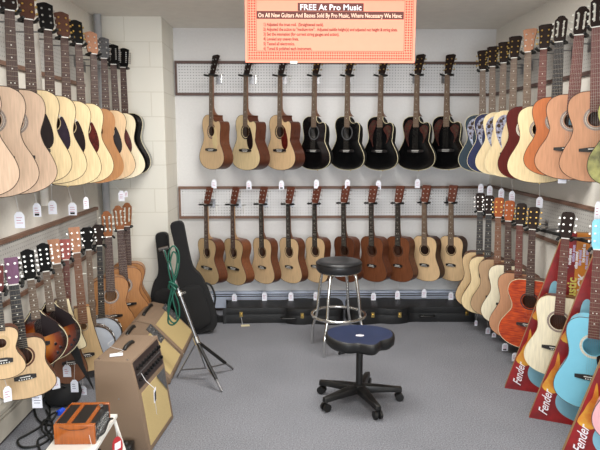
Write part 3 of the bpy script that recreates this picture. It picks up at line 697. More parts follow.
Lw('front banjo', 'white-headed banjo with black star headstock, the nearer of the two banjos', 88.7, 250, 95.5, 366, None, name='banjo', cat='banjo', kind='banjo', W=.28, D=.07, head='banjo', headm='black_head', strings=4, board='pale_board', frets=20)
Lw('rear banjo', 'white-headed banjo with dark headstock, the farther banjo partly behind the near one', 99.5, 246, 103, 355, None, name='banjo', cat='banjo', kind='banjo', W=.28, D=.07, head='banjo', headm='head_dark', strings=4, board='ebony_board', frets=20)
cl = dict(slot=True, head='moor', kind='classical', board='rosewood_board', headm='head_cedar', top='cedar', side='cedar', bind='mahogany', tun='pearl', start=.40, D=.095, rosette=('rosette_grey', 1.3))
Lw('nearest brown classical guitar by the amps', 'orange-brown classical guitar with slotted headstock, nearest of three by the pillar', 108.3, 237, 113, 338, None, W=.34, name='classical_guitar', **cl)
Lw('middle brown classical guitar by the pillar', 'orange-brown classical guitar with slotted headstock, middle of three by the pillar', 120.3, 230, 127.5, 325, None, W=.36, X=-1.29, name='classical_guitar', **cl)
cl2 = dict(cl); cl2['yaw'] = 8
Lw('farthest brown classical guitar by the pillar', 'orange-brown classical guitar with slotted headstock, farthest one touching the block pillar', 126.7, 226.5, 129, 318, None, W=.34, X=-1.285, name='classical_guitar', **cl2)

price_tag(74.5, 386, atY(74.7, 361, 3.30), 'white tag on a longer string from the bridge of the brown mini guitar', h=.078, w_=.045, marks='ink_blue')

# right wall, upper row
gr = 'guitars in the upper row on the right wall'
def RU(short, label, nx, ny, bx, by, tg=None, tk={}, X=1.67, **kw):
    base = dict(kind='dread', W=.39, D=.105, yaw=-36, group=gr, headL=.165, head='flare', tun='tuner_gold', bind='inside_dark')
    base.update(kw)
    return G(short, label, (nx, ny), (bx, by), ('X', X), RWL, tg, tk, **base)
ro = dict(W=.385, D=.12, bow=True, multi='epaulette_abalone', bind='cream_plastic', board='pale_board', start=.43)
RU('teal guitar in the right corner', 'dark teal roundback guitar with patterned sound ports at the far end of the right wall', 482.7, 70, 482, 172, (480.8, 188.5), top='teal_gloss', side='black_satin', X=1.60, yaw=-22, **ro)
RU('navy blue guitar', 'navy blue roundback guitar with patterned sound ports, next to the teal one', 492.5, 66.7, 491.5, 173.5, (489.7, 190.5), top='navy_gloss', side='black_satin', X=1.63, yaw=-24, **ro)
RU('first natural guitar beside the navy one', 'natural roundback guitar with patterned sound ports, directly beside the navy blue guitar', 503.5, 63, 500.5, 175.5, (501.3, 193.5), top='spruce', side='black_satin', yaw=-26, X=1.65, **ro)
RU('second natural guitar beside the cherry one', 'natural roundback guitar with patterned sound ports, directly beside the dark cherry guitar', 514, 58, 510.5, 177.5, (512, 196.3), top='spruce', side='black_satin', yaw=-30, **ro)
RU('dark cherry guitar', 'dark cherry red guitar between the natural guitars in the upper right row', 528, 52, 524.5, 180, None, top='cherry_dark', side='cherry_dark', W=.385, headm='head_tan', rosette=('rosette_pale', 1.2), board='pale_board', bind='dark_wood', tun='tuner_chrome', head='flare')
RU('pale dreadnought on the right wall', 'pale spruce dreadnought with round soundhole, beside the dark cherry guitar', 543.5, 49, 537.5, 183, (539.5, 202.5), dict(h=.075, w_=.045, marks='ink_pink'), W=.41, top='spruce', headm='head_dark', rosette=('rosette_grey', 1.2), board='red_board')
rc = dict(slot=True, head='moor', kind='classical', headm='head_dark', tun='pearl', start=.40, D=.095, W=.375, rosette=('rosette_grey', 1.4))
RU('orange classical guitar on the right wall', 'orange cedar classical guitar, between the pale dreadnought and the pink cedar ones', 559, 42, 553.5, 176, None, top='cedar_orange', side='mahogany', board='ebony_board', name='classical_guitar', **rc)
RU('cedar classical guitar with a tag in its soundhole', 'pinkish cedar classical guitar with pale blue card in its soundhole, upper right row', 579, 35, 567, 179.5, (562.5, 176), dict(h=.085, w_=.05), X=1.63, top='cedar_pink', side='mahogany', board='red_board', name='classical_guitar', **rc)
RU('nearer cedar classical guitar at the right edge', 'pinkish cedar classical guitar with ringed rosette at the right edge of the upper right row', 597, 27, 596, 182, None, X=1.63, top='cedar_pink', side='mahogany', board='red_board', name='classical_guitar', **rc)
RU('olive green guitar cut by the right edge', 'glossy olive green guitar body barely inside the right edge of the photo', 626, 14, 622, 188, (597.5, 211), dict(h=.10, w_=.03), top='olive_gloss', side='olive_gloss', board='ebony_board', kind='jumbo', W=.33, rosette=('cherry_dark', 2), start=.46)
# card inside the soundhole
o = thing('info_card', 'pale blue card tucked into the soundhole of the pink cedar classical guitar', 'card', atX(570.5, 120, 1.64) + Vector((0, -.02, 0)), R(-22))
MB().box((-.017, -.001, -.028), (.017, .001, .028)).build('card', 'box_blue', o)
MB().box((-.009, -.0018, -.012), (.009, -.001, .012)).build('print', 'ink_blue', o)

# right wall, lower row
gq = 'guitars in the lower row on the right wall'
def RL(short, label, nx, ny, bx, by, tg=None, tk={}, X=1.67, plane=None, **kw):
    base = dict(kind='dread', W=.40, D=.105, yaw=-34, group=gq, headL=.155, headW=.068, head='round', tun='tuner_chrome', bind='inside_dark', headm='head_dark')
    base.update(kw)
    return G(short, label, (nx, ny), (bx, by), plane or ('X', X), RWL, tg, tk, **base)
RL('tan guitar at the far end of the lower right row', 'tan natural guitar at the far end of the lower right row, near the guitar cases', 480, 211.7, 478.5, 309, (476, 323), dict(h=.05, w_=.025), top='spruce_tan', board='ebony_board', W=.38, X=1.59, yaw=-20)
RL('light natural guitar second from the far end', 'light natural guitar beside the tan one, second from far in the lower right row', 488.7, 214.7, 486, 315.5, (488, 331), dict(h=.06, w_=.04), top='spruce', board='ebony_board', X=1.62, yaw=-22)
RL('grey-brown guitar in the lower right row', 'grey-brown guitar with dark bridge pin, third from far in the lower right row', 498.3, 217.5, 496, 318.5, (494, 335), dict(h=.04, w_=.035), X=1.65, yaw=-26, top='tan_brown', headm='head_orange', board='mahogany_neck', tun='tuner_gold')
RL('cream guitar in the lower right row', 'pale cream guitar with orange-brown headstock, between the grey-brown and pinkish guitars', 508.3, 221.2, 506.5, 327, None, top='white_cream', headm='head_orange', board='rosewood_board')
RL('pinkish cedar guitar in the lower right row', 'pinkish cedar guitar beside the red-orange flamed guitar in the lower right row', 519.7, 225, 516, 341, (505, 347), dict(h=.06, w_=.045, blot=True), top='cedar_pink', board='red_board', tun='tuner_gold')
RL('red-orange flamed guitar', 'glossy red-orange flamed guitar with round soundhole in the lower right row', 532.2, 229.7, 527.5, 350, (514.5, 357), dict(h=.062, w_=.036), top='flame_maple', side='mahogany', W=.41, bind='cream_plastic', board='rosewood_board', tun='tuner_gold', rosette=('panel_brown', .8), bridge='panel_brown', kind='jumbo', pg=None)
RL('cream guitar before the first red box', 'cream white guitar with black bridge hanging before the farthest red box', 565.3, 238.7, 554, 377, None, plane=('Y', 3.25), top='white_cream', W=.36, board='red_board', headm='head_dark', rosette=('rosette_grey', 1), bind='cream_plastic', D=.09, head='round', start=.42)
RL('sky blue guitar', 'sky blue guitar with black bridge hanging before the middle red box', 598, 250, 590, 411, None, plane=('Y', 2.84), top='sky_blue_gloss', side='sky_blue_gloss', W=.37, board='red_board', headm='sky_blue_gloss', rosette=('rosette_pale', 1), bind='panel_grey', D=.09, start=.42, pg='pg_black')
RL('pink guitar', 'pale pink guitar barely showing at the right edge before the nearest red box', 650, 272, 633, 452, None, plane=('Y', 2.44), top='pink_gloss', side='pink_gloss', W=.36, board='red_board', headm='pink_gloss', bind='panel_grey', D=.09, start=.39)
# long black hanging bar of the lower right row
hb = thing('hanging_bar', 'long black padded bar crossing before the farthest red box on the right wall', 'bar', (0, 0, 0))
a, b = atX(538, 229.5, 1.79), atY(590, 242, 3.17)
MB().tube([a, b], .011, 8).build('bar', 'black_rubber', hb, smooth=40)
for q in (.06, .5):
    c = a.lerp(b, q)
    MB().tube([c, Vector((RW - .013, c.y, c.z))], .006, 8).build('bracket', 'steel_grey', hb)
pk = thing('wire_hook', 'empty double wire hook on the right wall left of the cream guitar headstock', 'hook', atX(556, 222, 1.887))
for dz in (0, -.035): MB().tube([(0, 0, dz), (-.12, 0, dz), (-.14, 0, dz + .02)], .004, 6).build('wire', 'chrome', pk)
# empty hooks on the back pegboards
for i, (x_, y_, wh) in enumerate([(217, 75, 'upper'), (251, 76, 'upper'), (285, 76, 'upper'), (411, 76, 'upper'), (440, 76, 'upper'), (172 + 40, 205, 'lower'), (239, 205, 'lower'), (368, 204, 'lower'), (420, 206, 'lower'), (446, 206, 'lower')]):
    near = {217: 'first', 251: 'second', 285: 'third', 411: 'seventh', 440: 'eighth', 212: 'first', 239: 'second', 368: 'seventh', 420: 'ninth', 446: 'tenth'}[x_]
    hk = thing('wire_hook', 'thin empty wire hook on the %s back pegboard by the %s guitar neck from left' % (wh, near), 'hook', atY(x_ + 5, y_, BW - .0135), 0, 'empty wire hooks')
    MB().tube([(-.02, -.002, 0), (.02, -.002, 0)], .003, 5).tube([(0, -.002, 0), (0, -.05, 0), (0, -.055, -.07)], .003, 5).build('wire', 'chrome', hk)

# ------------------------------------------------------------------ hanging poster
SY = 2.5
A = atY(245.5, 63, SY); A.z = atY(245.5, -12, SY).z; Bp = atY(414.5, 63, SY)
PW = Bp.x - A.x; PH = A.z - Bp.z; k = PW / 169.0
ps = thing('hanging_sign', 'orange paper sign with dark headline bars hanging from the ceiling', 'sign', (A.x, SY, Bp.z))
MB().box((0, 0, 0), (PW, .003, PH)).build('paper', 'poster_orange', ps)
bo = MB()
def band(x0, z0, x1, z1, c=3):
    st_ = 2.35 * k; nx = max(1, int((x1 - x0) / st_)); nz = max(1, int((z1 - z0) / st_))
    for i in range(nx):
        for j in range(nz):
            cx, cz = x0 + (i + .5) * (x1 - x0) / nx, z0 + (j + .5) * (z1 - z0) / nz; s_ = st_ * .47
            bo.add([(cx - s_, -.0006, cz), (cx, -.0006, cz - s_), (cx + s_, -.0006, cz), (cx, -.0006, cz + s_)], [(0, 1, 2, 3)])
m0, m1 = 3 * k, 10.7 * k
band(m0, m0, PW - m0, m1); band(m0, PH - m1, PW - m0, PH - m0); band(m0, m1, m1, PH - m1); band(PW - m1, m1, PW - m0, PH - m1)
bo.build('patterned_border', 'poster_red', ps, fix=False)
ln = MB()
for (q) in (m0 - .6 * k, m1 + .2 * k):
    ln.box((q, -.0007, q), (PW - q, -.0001, q + .4 * k)).box((q, -.0007, PH - q - .4 * k), (PW - q, -.0001, PH - q)).box((q, -.0007, q), (q + .4 * k, -.0001, PH - q)).box((PW - q - .4 * k, -.0007, q), (PW - q, -.0001, PH - q))
ln.build('border_line', 'poster_red', ps)
def pz(y): return (63 - y) * k
def pxx(x): return (x - 245.5) * k
h1 = MB().box((pxx(297.5), -.001, pz(13.5)), (pxx(362.5), 0, pz(6))).build('headline_bar', 'poster_brown', ps)
h2 = MB().box((pxx(257), -.001, pz(21.2)), (pxx(402.5), 0, pz(13.8))).build('subtitle_bar', 'poster_brown', ps)
RX = Matrix.Rotation(R(90), 4, 'X')
def ptext(nm, s, x, y, hpx, wpx, mt, bold=0):
    o = text(nm, s, hpx * k * 1.38, Matrix.Identity(4), mt, ps, bold=bold * k)
    xs = [v.co.x for v in o.data.vertices]; f = wpx * k / (max(xs) - min(xs)); o.data.transform(Matrix.Diagonal((f, 1, 1, 1)))
    o.data.transform(Matrix.Translation((pxx(x), -.0014, pz(y))) @ RX)
ptext('headline_text', 'FREE At Pro Music', 299.5, 12.7, 5.6, 60.5, 'white_print', .12)
ptext('subtitle_text', 'On All New Guitars And Basses Sold By Pro Music, Where Necessary We Have:', 258.5, 19.7, 4.2, 142, 'poster_light', .06)
for i, (s, wd) in enumerate([('1) Adjusted the truss rod.  (Straightened neck).', 59), ('2) Adjusted the action to "medium-low".  Adjusted saddle height(s) and adjusted nut height & string slots.', 133),
                             ('3) Set the intonation (for current string gauges and action).', 75), ('4) Leveled any uneven frets.', 35), ('5) Tested all electronics.', 31), ('6) Tuned & polished each instrument.', 48)]):
    ptext('list_line', s, 263.5, 27.9 + i * 4.6, 3.1, wd, 'poster_text', .05)
for x in (.04, PW - .04): MB().tube([(x, .0015, PH - .005), (x, .0015, CEIL - Bp.z)], .0015, 5).build('hanging_string', 'string_white', ps)
MB().box((pxx(290), -.0022, -.004), (pxx(297), .004, .006)).build('tape_glint', 'white_plastic', ps)  # white strip paints the glint of tape on the sign's lower edge

# ------------------------------------------------------------------ amplifiers
def amp(name, label, prof, Y0, Y1, chamf, front, handle, yaw=0, strip=True):
    x0 = min(p[0] for p in prof)
    t = thing(name, label, 'amplifier', (0, 0, 0), 0, 'brown guitar amplifiers')
    # cabinet: outline in (x,z) extruded along y
    c = MB().prism(prof, Y0, Y1).build('cabinet', 'tan_tolex', t); bevel(c, .010, 2)
    def face(pa, pb, ya, yb, off, mt, nm, th=.003, parent=t):
        pa, pb = Vector(pa), Vector(pb); d = (pb - pa).normalized(); n = Vector((d.y, -d.x))
        if n.x < 0 and abs(n.x) > abs(n.y) or (n.y < 0 and abs(n.y) >= abs(n.x)): n = -n
        q0, q1 = pa + n * off, pb + n * off; r0, r1 = pa + n * (off - th - .002), pb + n * (off - th - .002)
        vs = [(q0.x, ya, q0.y), (q0.x, yb, q0.y), (q1.x, yb, q1.y), (q1.x, ya, q1.y), (r0.x, ya, r0.y), (r0.x, yb, r0.y), (r1.x, yb, r1.y), (r1.x, ya, r1.y)]
        return MB().add(vs, [(0, 1, 2, 3), (4, 7, 6, 5), (0, 4, 5, 1), (1, 5, 6, 2), (2, 6, 7, 3), (3, 7, 4, 0)]).build(nm, mt, parent), n
    return t, face
P1 = [(-.985, 0), (-.735, 0), (-.712, .005), (-.757, .335), (-.792, .500), (-.985, .500)]
A1, face = amp('guitar_amplifier', 'large tan-brown guitar amplifier with knob panel, nearest of the three amplifiers', P1, 2.78, 3.18, None, None, None)
fr, n = face((-.716, .035), (-.755, .318), 2.815, 3.145, .003, 'grille_wheat', 'grille_cloth')
pn, n = face((-.760, .345), (-.790, .486), 2.80, 3.16, .003, 'panel_brown', 'control_panel')
kn = None
for i in range(9):
    for j in range(2):
        yy = 2.825 + i * .0385; q = Vector((-.760, .345)).lerp(Vector((-.790, .486)), .30 + .42 * j) + Vector((.978, .208)) * .003
        if kn is None:
            kn = MB().tube([(0, 0, 0), (.016, 0, .0034)], .0095, 10).build('control_knob', 'black_gloss', pn, smooth=40); kk = kn
        else:
            kk = kn.copy(); COL.objects.link(kk)
        kk.parent = pn; kk.location = (q.x, yy, q.y)
face((-.771, .412), (-.778, .418), 2.81, 3.15, .0045, 'steel_grey', 'panel_stripe', parent=pn)
pv = Vector((-.765, 2.78, 0)); AR = Matrix.Translation(pv) @ Matrix.Rotation(R(-7), 4, 'Z') @ Matrix.Translation(-pv); A1.matrix_world = AR
qa = MB(); zt, zm = .325, .20
qa.add([(-.750, 3.02, .325), (-.750, 3.145, .325), (-.732, 3.145, .19)], [(0, 1, 2)]); qa.v = [(x + .002, y, z) for x, y, z in qa.v]
qa.build('dark_corner_triangle', 'panel_grey', A1, fix=False)  # flat dark grey triangle over the upper far corner of the grille
hd = MB().tube(spline([(-.885, 2.93, .502), (-.885, 2.95, .512), (-.885, 2.99, .515), (-.885, 3.03, .512), (-.885, 3.05, .502)]), .011, 8).build('carry_handle', 'black_satin', A1, smooth=True)
for i, (x, y) in enumerate([(-.965, 2.80), (-.815, 2.80), (-.965, 3.16), (-.815, 3.16)]):
    MB().tube([(x, y, .499), (x, y, .503)], .006, 10).build('corner_stud', 'chrome', A1)
MB().tube([(-.86, 2.78, .30), (-.86, 2.777, .30)], .004, 8).build('side_screw', 'chrome', A1)
MB().box((-.985, 2.775, 0), (-.97, 2.80, .02)).build('foot', 'black_rubber', A1)
tt = thing('price_tag', 'white tag lying on top of the nearest tan-brown amplifier', 'tag', (-.885, 2.875, .503), R(15))
MB().box((-.035, -.022, 0), (.03, .02, .0015)).build('card', 'tag_paper', tt)
MB().tube(spline([(.0, .015, .003), (.03, .05, .003), (-.01, .09, .004), (-.05, .16, .004), (-.02, .24, .003)]), .0014, 4).build('string', 'string_white', tt)
tt = thing('hang_tag', 'white and black card hanging on a string before the nearest amplifier grille', 'tag', atX(155, 395, -.68))
MB().prism([(-.001, -.035), (.001, -.035), (.001, .035), (-.001, .035)], -.022, .022).build('card', 'tag_paper', tt)
MB().prism([(.001, -.03), (.0018, -.03), (.0018, .018), (.001, .018)], -.015, .018).build('print', 'black_satin', tt)
zz = .43 - tt.location.z
MB().tube([(0, 0, .034), (-.045, .0, zz - .04), (-.066, 0, zz)], .0018, 4).build('string', 'string_white', tt)
MB().tube([(0, 0, -.034), (0, .02, -.11), (-.0, .03, -.12)], .0012, 4).build('trailing_thread', 'string_white', tt)
P2 = [(-1.15, 0), (-.78, 0), (-.775, .045), (-.995, .275), (-1.10, .30), (-1.15, .28)]
for (Y0, Y1, lb_) in ((3.64, 4.07, 'tan-brown amplifier tilted back between the nearest and farthest amplifiers'), (4.10, 4.60, 'tan-brown amplifier tilted back with wheat grille, farthest of the three near the gig bags')):
    At, face = amp('guitar_amplifier', lb_, P2, Y0, Y1, None, None, None)
    face((-.785, .056), (-.975, .254), Y0 + .03, Y1 - .035, .003, 'grille_wheat', 'grille_cloth')
    pn, n = face((-.90, .176), (-1.0, .281), Y1 - .13, Y1 - .012, .006, 'panel_grey', 'control_panel')
    kn = None
    for i in range(4):
        q = Vector((-.90, .176)).lerp(Vector((-1.0, .281)), .14 + .24 * i) + Vector((.72, .69)) * .006
        if kn is None: kk = kn = MB().tube([(0, 0, 0), (.010, 0, .0096)], .008, 10).build('control_knob', 'chrome', pn, smooth=40)
        else: kk = kn.copy(); COL.objects.link(kk)
        kk.parent = pn; kk.location = (q.x, Y1 - .07, q.y)
    MB().tube(spline([(-1.085, Y0 + .12, .295), (-1.085, Y0 + .14, .308), (-1.085, (Y0 + Y1) / 2, .311), (-1.085, Y1 - .14, .308), (-1.085, Y1 - .12, .295)]), .013, 8).build('carry_handle', 'black_satin', At, smooth=True)
    MB().tube([(-.79, Y0 + .02, .03), (-.772, Y0 + .02, .03)], .006, 8).build('corner_stud', 'chrome', At)

# ------------------------------------------------------------------ gig bags
def gigbag(label, topP, botP, W_, D_, yaw, lean_y, group='black gig bags'):
    N = Vector(topP); B = Vector(botP); d = B - N; L = d.length; d.normalize()
    n = Vector((math.sin(R(yaw)), -math.cos(R(yaw)), 0)); n = (n - d * n.dot(d)).normalized()
    z = -d; y = -n; x = y.cross(z)
    M = Matrix.Translation(B) @ Matrix((x, y, z)).transposed().to_4x4()
    g = thing('gig_bag', label, 'gig bag', M=M, group=group)
    pr = [(0, .55), (.01, .78), (.06, .96), (.17, 1.0), (.30, .90), (.40, .80), (.50, .62), (.56, .40), (.64, .31), (.85, .31), (.95, .32), (.985, .27), (1, .13)]
    ol = [(h * W_ / 2, t * L) for t, h in pr]; ol = smooth_loop([(-a_, b_) for a_, b_ in ol[::-1]] + ol, 3)
    b_ = MB().prism(ol, 0, D_).build('bag', 'black_cloth', g); bevel(b_, .03, 4, 50)
    o2 = [(a_ * .62, .06 * L + b_ * .42) for a_, b_ in ol if True]
    p_ = MB().prism([(q[0], q[1]) for q in smooth_loop([(-W_ * .33, .07 * L), (W_ * .33, .07 * L), (W_ * .34, .30 * L), (W_ * .24, .42 * L), (-W_ * .24, .42 * L), (-W_ * .34, .30 * L)], 3)], -.022, .002).build('front_pocket', 'black_cloth', g); bevel(p_, .012, 3, 50)
    MB().tube([(a_ * 1.004, D_ * .3, bb) for a_, bb in ol], .005, 6, closed=True).build('piping', 'black_leatherette', g, smooth=True)
    MB().tube(spline([(W_ * .40, D_ * .5, .42 * L), (W_ * .52, D_ * .5, .38 * L), (W_ * .56, D_ * .5, .28 * L), (W_ * .49, D_ * .5, .20 * L)]), .009, 6).build('strap', 'black_leatherette', g, smooth=True)
    return g
tA = atY(161, 234, 4.74); bA = atY(168, 342, 4.68); bA.z = .0
tB = atY(176, 222, 5.20); bB = atZ(197, 332, 0.0)
tB = atY(175.5, 222, 5.15); bB = Vector((-.78, 4.90, .0))
gigbag('black gig bag standing against the block pillar beside the brown classical guitars', (-1.055, 4.775, tA.z), (-1.01, 4.765, .005), .31, .085, 3, 0)
gigbag('black gig bag with its body on the floor left of the hard cases', (-.905, 4.66, atY(175, 222, 4.66).z), (-.735, 4.63, .015), .33, .10, 6, 0)
fl = thing('cloth_strap', 'black cloth flap trailing on the floor beside the rear gig bag', 'strap', atZ(214, 322, 0) + Vector((0, 0, .004)))
MB().prism(smooth_loop([(-.04, 0), (.08, .0), (.11, .055), (.05, .05), (0, .075), (-.05, .06)], 3), -.02, .02).build('flap', 'black_cloth', fl)

# ------------------------------------------------------------------ hard cases on the floor at the back wall
def hardcase(label, flip, x0, x1, yback, latches, hx):
    L = x1 - x0
    t = thing('guitar_case', label, 'guitar case', (x0, yback, 0), 0, 'black hard cases by the back wall')
    # plan outline (x, y) with the body end at +x when flip is False
    pr = [(0, .115), (.01, .135), (.45, .125), (.52, .15), (.58, .178), (.66, .185), (.74, .165), (.82, .185), (.90, .20), (.96, .18), (.99, .12), (1, .05)]
    def yw(q): return q
    pts = [(a * L, -.21 - b) for a, b in pr] + [(a * L, -.21 + b * .98) for a, b in reversed(pr)]
    if flip: pts = [(L - a, b) for a, b in reversed(pts)]
    ol = smooth_loop(pts, 3)
    for (nm, z0, z1, mt, gr_) in (('base_shell', 0.0, .080, 'black_leatherette', 0), ('lid', .084, .140, 'black_leatherette', 0), ('seam_strip', .0805, .0835, 'black_satin', -.003)):
        m = MB().prism(ol, z0, z1); m.v = [(x, z, y) for x, y, z in m.v]
        if gr_:
            m.v = [(x, y * 1.0, z) for x, y, z in m.v]
        o_ = m.build(nm, mt, t)
        if not gr_: bevel(o_, .014 if nm == 'lid' else .010, 3, 50)
    def edge(xx):
        c = [(abs(a - xx), b) for a, b in ol if b < -.21]; return min(c)[1]
    for lx in latches:
        la = lx - x0; ye = edge(la)
        MB().box((la - .014, ye - .008, .062), (la + .014, ye + .004, .108)).tube([(la, ye - .008, .085), (la, ye - .016, .085)], .007, 8).build('latch', 'gold', t)
    ha = hx - x0; ye = edge(ha)
    MB().tube(spline([(ha - .06, ye + .004, .06), (ha - .055, ye - .022, .056), (ha + .055, ye - .022, .056), (ha + .06, ye + .004, .06)]), .009, 8).build('handle', 'black_satin', t, smooth=True)
X = lambda px_, Y_: atY(px_, 320, Y_).x
hardcase('black hard guitar case lying left of the chrome bar stool legs', False, X(227, 5.0), X(343.5, 5.0), 5.27, [X(242, 5.0), X(302, 4.95)], X(289, 4.98))
hardcase('black hard guitar case lying right of the chrome bar stool legs', True, X(346.5, 5.0), X(468, 5.02), 5.27, [X(371.5, 4.95), X(398, 4.95), X(462, 5.05)], X(425, 5.0))
ct = thing('price_tag', 'cream tag lying on the carpet before the left hard case latch', 'tag', atZ(245, 325.5, 0.0) + Vector((0, 0, .001)), R(10))
MB().box((-.035, -.03, 0), (.04, .02, .0015)).build('card', 'cream_plastic', ct)
MB().tube([(-.02, .0, .002), (-.03, .035, .07)], .0015, 4).build('string', 'string_white', ct)

# ------------------------------------------------------------------ bar stool
bs = thing('bar_stool', 'chrome bar stool with round black padded seat behind the blue stool', 'stool', (.395, 4.29, 0))
SZ = .70
MB().lathe([(0, SZ - .006), (.10, SZ - .002), (.148, SZ + .002), (.166, SZ - .003), (.174, SZ - .014), (.176, SZ - .04), (.173, SZ - .068), (.162, SZ - .082), (0, SZ - .082)], 36).build('padded_seat', 'stool_vinyl', bs, smooth=50)
MB().lathe([(.172, SZ - .012), (.177, SZ - .015), (.177, SZ - .022), (.172, SZ - .026)], 36, caps=False).build('seat_piping', 'black_satin', bs, smooth=True)
MB().lathe([(.120, SZ - .078), (.155, SZ - .080), (.155, SZ - .090), (.120, SZ - .09)], 36).build('swivel_ring', 'chrome', bs, smooth=50)
for a_ in (238, 150, 60, 328):
    ca, sa = math.cos(R(a_)), math.sin(R(a_))
    pts = [(.118, SZ - .090), (.140, SZ - .105), (.148, SZ - .14), (.170, .42), (.186, .27), (.205, .20), (.226, .13), (.229, .06), (.229, 0)]
    MB().tube(spline([(r_ * ca, r_ * sa, z_) for r_, z_ in pts], 4), .0115, 10).build('leg', 'chrome', bs, smooth=50)
MB().tube([(.205 * math.cos(2 * math.pi * i / 40), .205 * math.sin(2 * math.pi * i / 40), .275) for i in range(40)], .0115, 10, closed=True).build('foot_ring', 'chrome', bs, smooth=True)

# ------------------------------------------------------------------ blue saddle stool
st = thing('saddle_stool', 'low rolling stool with blue topped saddle seat and black five-star base', 'stool', (.443, 3.375, 0))
HZ = .44
def saddle_r(a):                     # a: angle, 0 = +x, -90 = towards camera
    dn = (a + 74 + 180) % 360 - 180                # nose direction
    base = .208
    r = base * (1 - .10 * math.cos(R(2 * (a - 0)) + math.pi) ) if False else base
    r = .203 + .010 * math.cos(R(2 * a))
    if abs(dn) < 75:
        r += .018 * math.exp(-(dn / 11) ** 2) - .030 * math.exp(-((abs(dn) - 27) / 13) ** 2)
    return r
def seat_mesh(levels, mi=0):
    m = MB(); n_ = 72; vs = []; fs = []
    for sc, zf in levels:
        for k_ in range(n_):
            a = 360 * k_ / n_; r = saddle_r(a) * sc
            x, y = r * math.cos(R(a)), r * math.sin(R(a))
            vs.append((x, y, zf(x, y)))
    for l in range(len(levels) - 1):
        for k_ in range(n_): fs.append((l * n_ + k_, l * n_ + (k_ + 1) % n_, (l + 1) * n_ + (k_ + 1) % n_, (l + 1) * n_ + k_))
    fs.append(tuple(range(n_))) if levels[0][0] < .2 else None
    if levels[-1][0] < .2: fs.append(tuple((len(levels) - 1) * n_ + k_ for k_ in range(n_)))
    return m.add(vs, fs)
dish = lambda x, y: HZ - .018 + .45 * (x * x) + .25 * y * y + .0 * y
seat_mesh([(.05, dish), (.3, dish), (.6, dish), (.82, dish), (.93, dish)]).build('seat_top', 'blue_vinyl', st, smooth=True)
seat_mesh([(.93, dish), (.985, lambda x, y: dish(x, y) - .006), (1.0, lambda x, y: HZ - .025), (.985, lambda x, y: HZ - .055), (.90, lambda x, y: HZ - .075), (.5, lambda x, y: HZ - .085), (.1, lambda x, y: HZ - .085)]).build('seat_side', 'black_leatherette', st, smooth=True)
lg = MB().lathe([(0, 0.0), (.026, .0), (.024, .0015), (0, .002)], 24); lg.v = [(x * 1.0, y * .65, z + dish(0, .02) + .001) for x, y, z in lg.v]
lo = lg.build('oval_logo', 'white_print', st); 
MB().box((-.018, -.0035, dish(0, .02) + .0032), (.018, .0035, dish(0, .02) + .0038)).build('logo_print', 'blue_vinyl', lo)
MB().tube([(0, 0, .10), (0, 0, HZ - .084)], .021, 16).build('gas_column', 'black_satin', st, smooth=40)
MB().tube([(-.02, -.01, HZ - .095), (-.09, -.04, HZ - .105)], .004, 6).build('lever_rod', 'chrome', st)
MB().tube([(-.085, -.038, HZ - .104), (-.10, -.044, HZ - .107), (-.135, -.055, HZ - .112)], [.006, .011, .008], 8).build('lever_paddle', 'black_satin', st, smooth=True)
MB().lathe([(.0, .055), (.045, .06), (.045, .10), (.030, .115), (0, .115)], 20).build('hub', 'black_satin', st, smooth=50)
for (x, y) in ((.221 - .452, 3.494 - 3.375), (.231 - .452, 3.24 - 3.375), (.522 - .452, 3.163 - 3.375), (.712 - .452, 3.38 - 3.375), (.541 - .452, 3.624 - 3.375)):
    v = Vector((x, y, 0)); u = v.normalized(); s_ = Vector((-u.y, u.x, 0)); v = u * .252
    m = MB(); sec = []
    for (q, hw, zt, zb_) in ((.03, .032, .108, .062), (.12, .027, .102, .062), (.20, .022, .092, .060), (.266, .018, .086, .056)):
        p_ = u * q; sec.append([p_ - s_ * hw + Vector((0, 0, zb_)), p_ + s_ * hw + Vector((0, 0, zb_)), p_ + s_ * hw * .8 + Vector((0, 0, zt)), p_ - s_ * hw * .8 + Vector((0, 0, zt))])
    vs = [p_ for g_ in sec for p_ in g_]; fs = [(0, 1, 2, 3), (15, 14, 13, 12)]
    for l in range(3):
        for k_ in range(4): fs.append((l * 4 + k_, l * 4 + (k_ + 1) % 4, l * 4 + 4 + (k_ + 1) % 4, l * 4 + 4 + k_))
    lgo = bevel(m.add(vs, fs).build('base_arm', 'black_satin', st), .004)
    c = MB()
    for sg in (-1, 1):
        a0 = v + s_ * (.008 * sg) + Vector((0, 0, .025)); c.tube([a0, a0 + s_ * (.016 * sg)], .025, 16)
    c.tube([v + Vector((0, 0, .02)), v + Vector((0, 0, .062))], .008, 8)
    c.box((-.008, -.008, .018), (.008, .008, .045), M=Matrix.Translation(v))
    c.build('caster', 'black_satin', lgo, smooth=40)

# ------------------------------------------------------------------ tripod stand with green cable
f1, f2, f3 = atZ(222, 391, .008), atZ(233, 369, .008), atZ(177, 377, .008)
base = atY(207, 368, (f1.y + f2.y + f3.y) / 3); base.z = max(base.z, .05)
hubp = atY(197, 341, base.y + .02); topp = atY(163.5, 249, base.y + .06)
bl_ = 0
ts = thing('tripod_stand', 'metal tripod stand leaning over the amplifiers beside the gig bags', 'stand', (base.x, base.y, 0))
O = Vector((base.x, base.y, 0)); rel = lambda p: Vector(p) - O
mid = hubp.lerp(topp, .52)
MB().tube([rel(base), rel(mid)], .0125, 10).build('lower_tube', 'steel_grey', ts, smooth=40)
MB().tube([rel(mid), rel(topp)], .0095, 10).build('upper_tube', 'steel_grey', ts, smooth=40)
MB().tube([rel(hubp.lerp(topp, -.03)), rel(hubp.lerp(topp, .05))], .020, 10).build('leg_collar', 'chrome', ts, smooth=40)
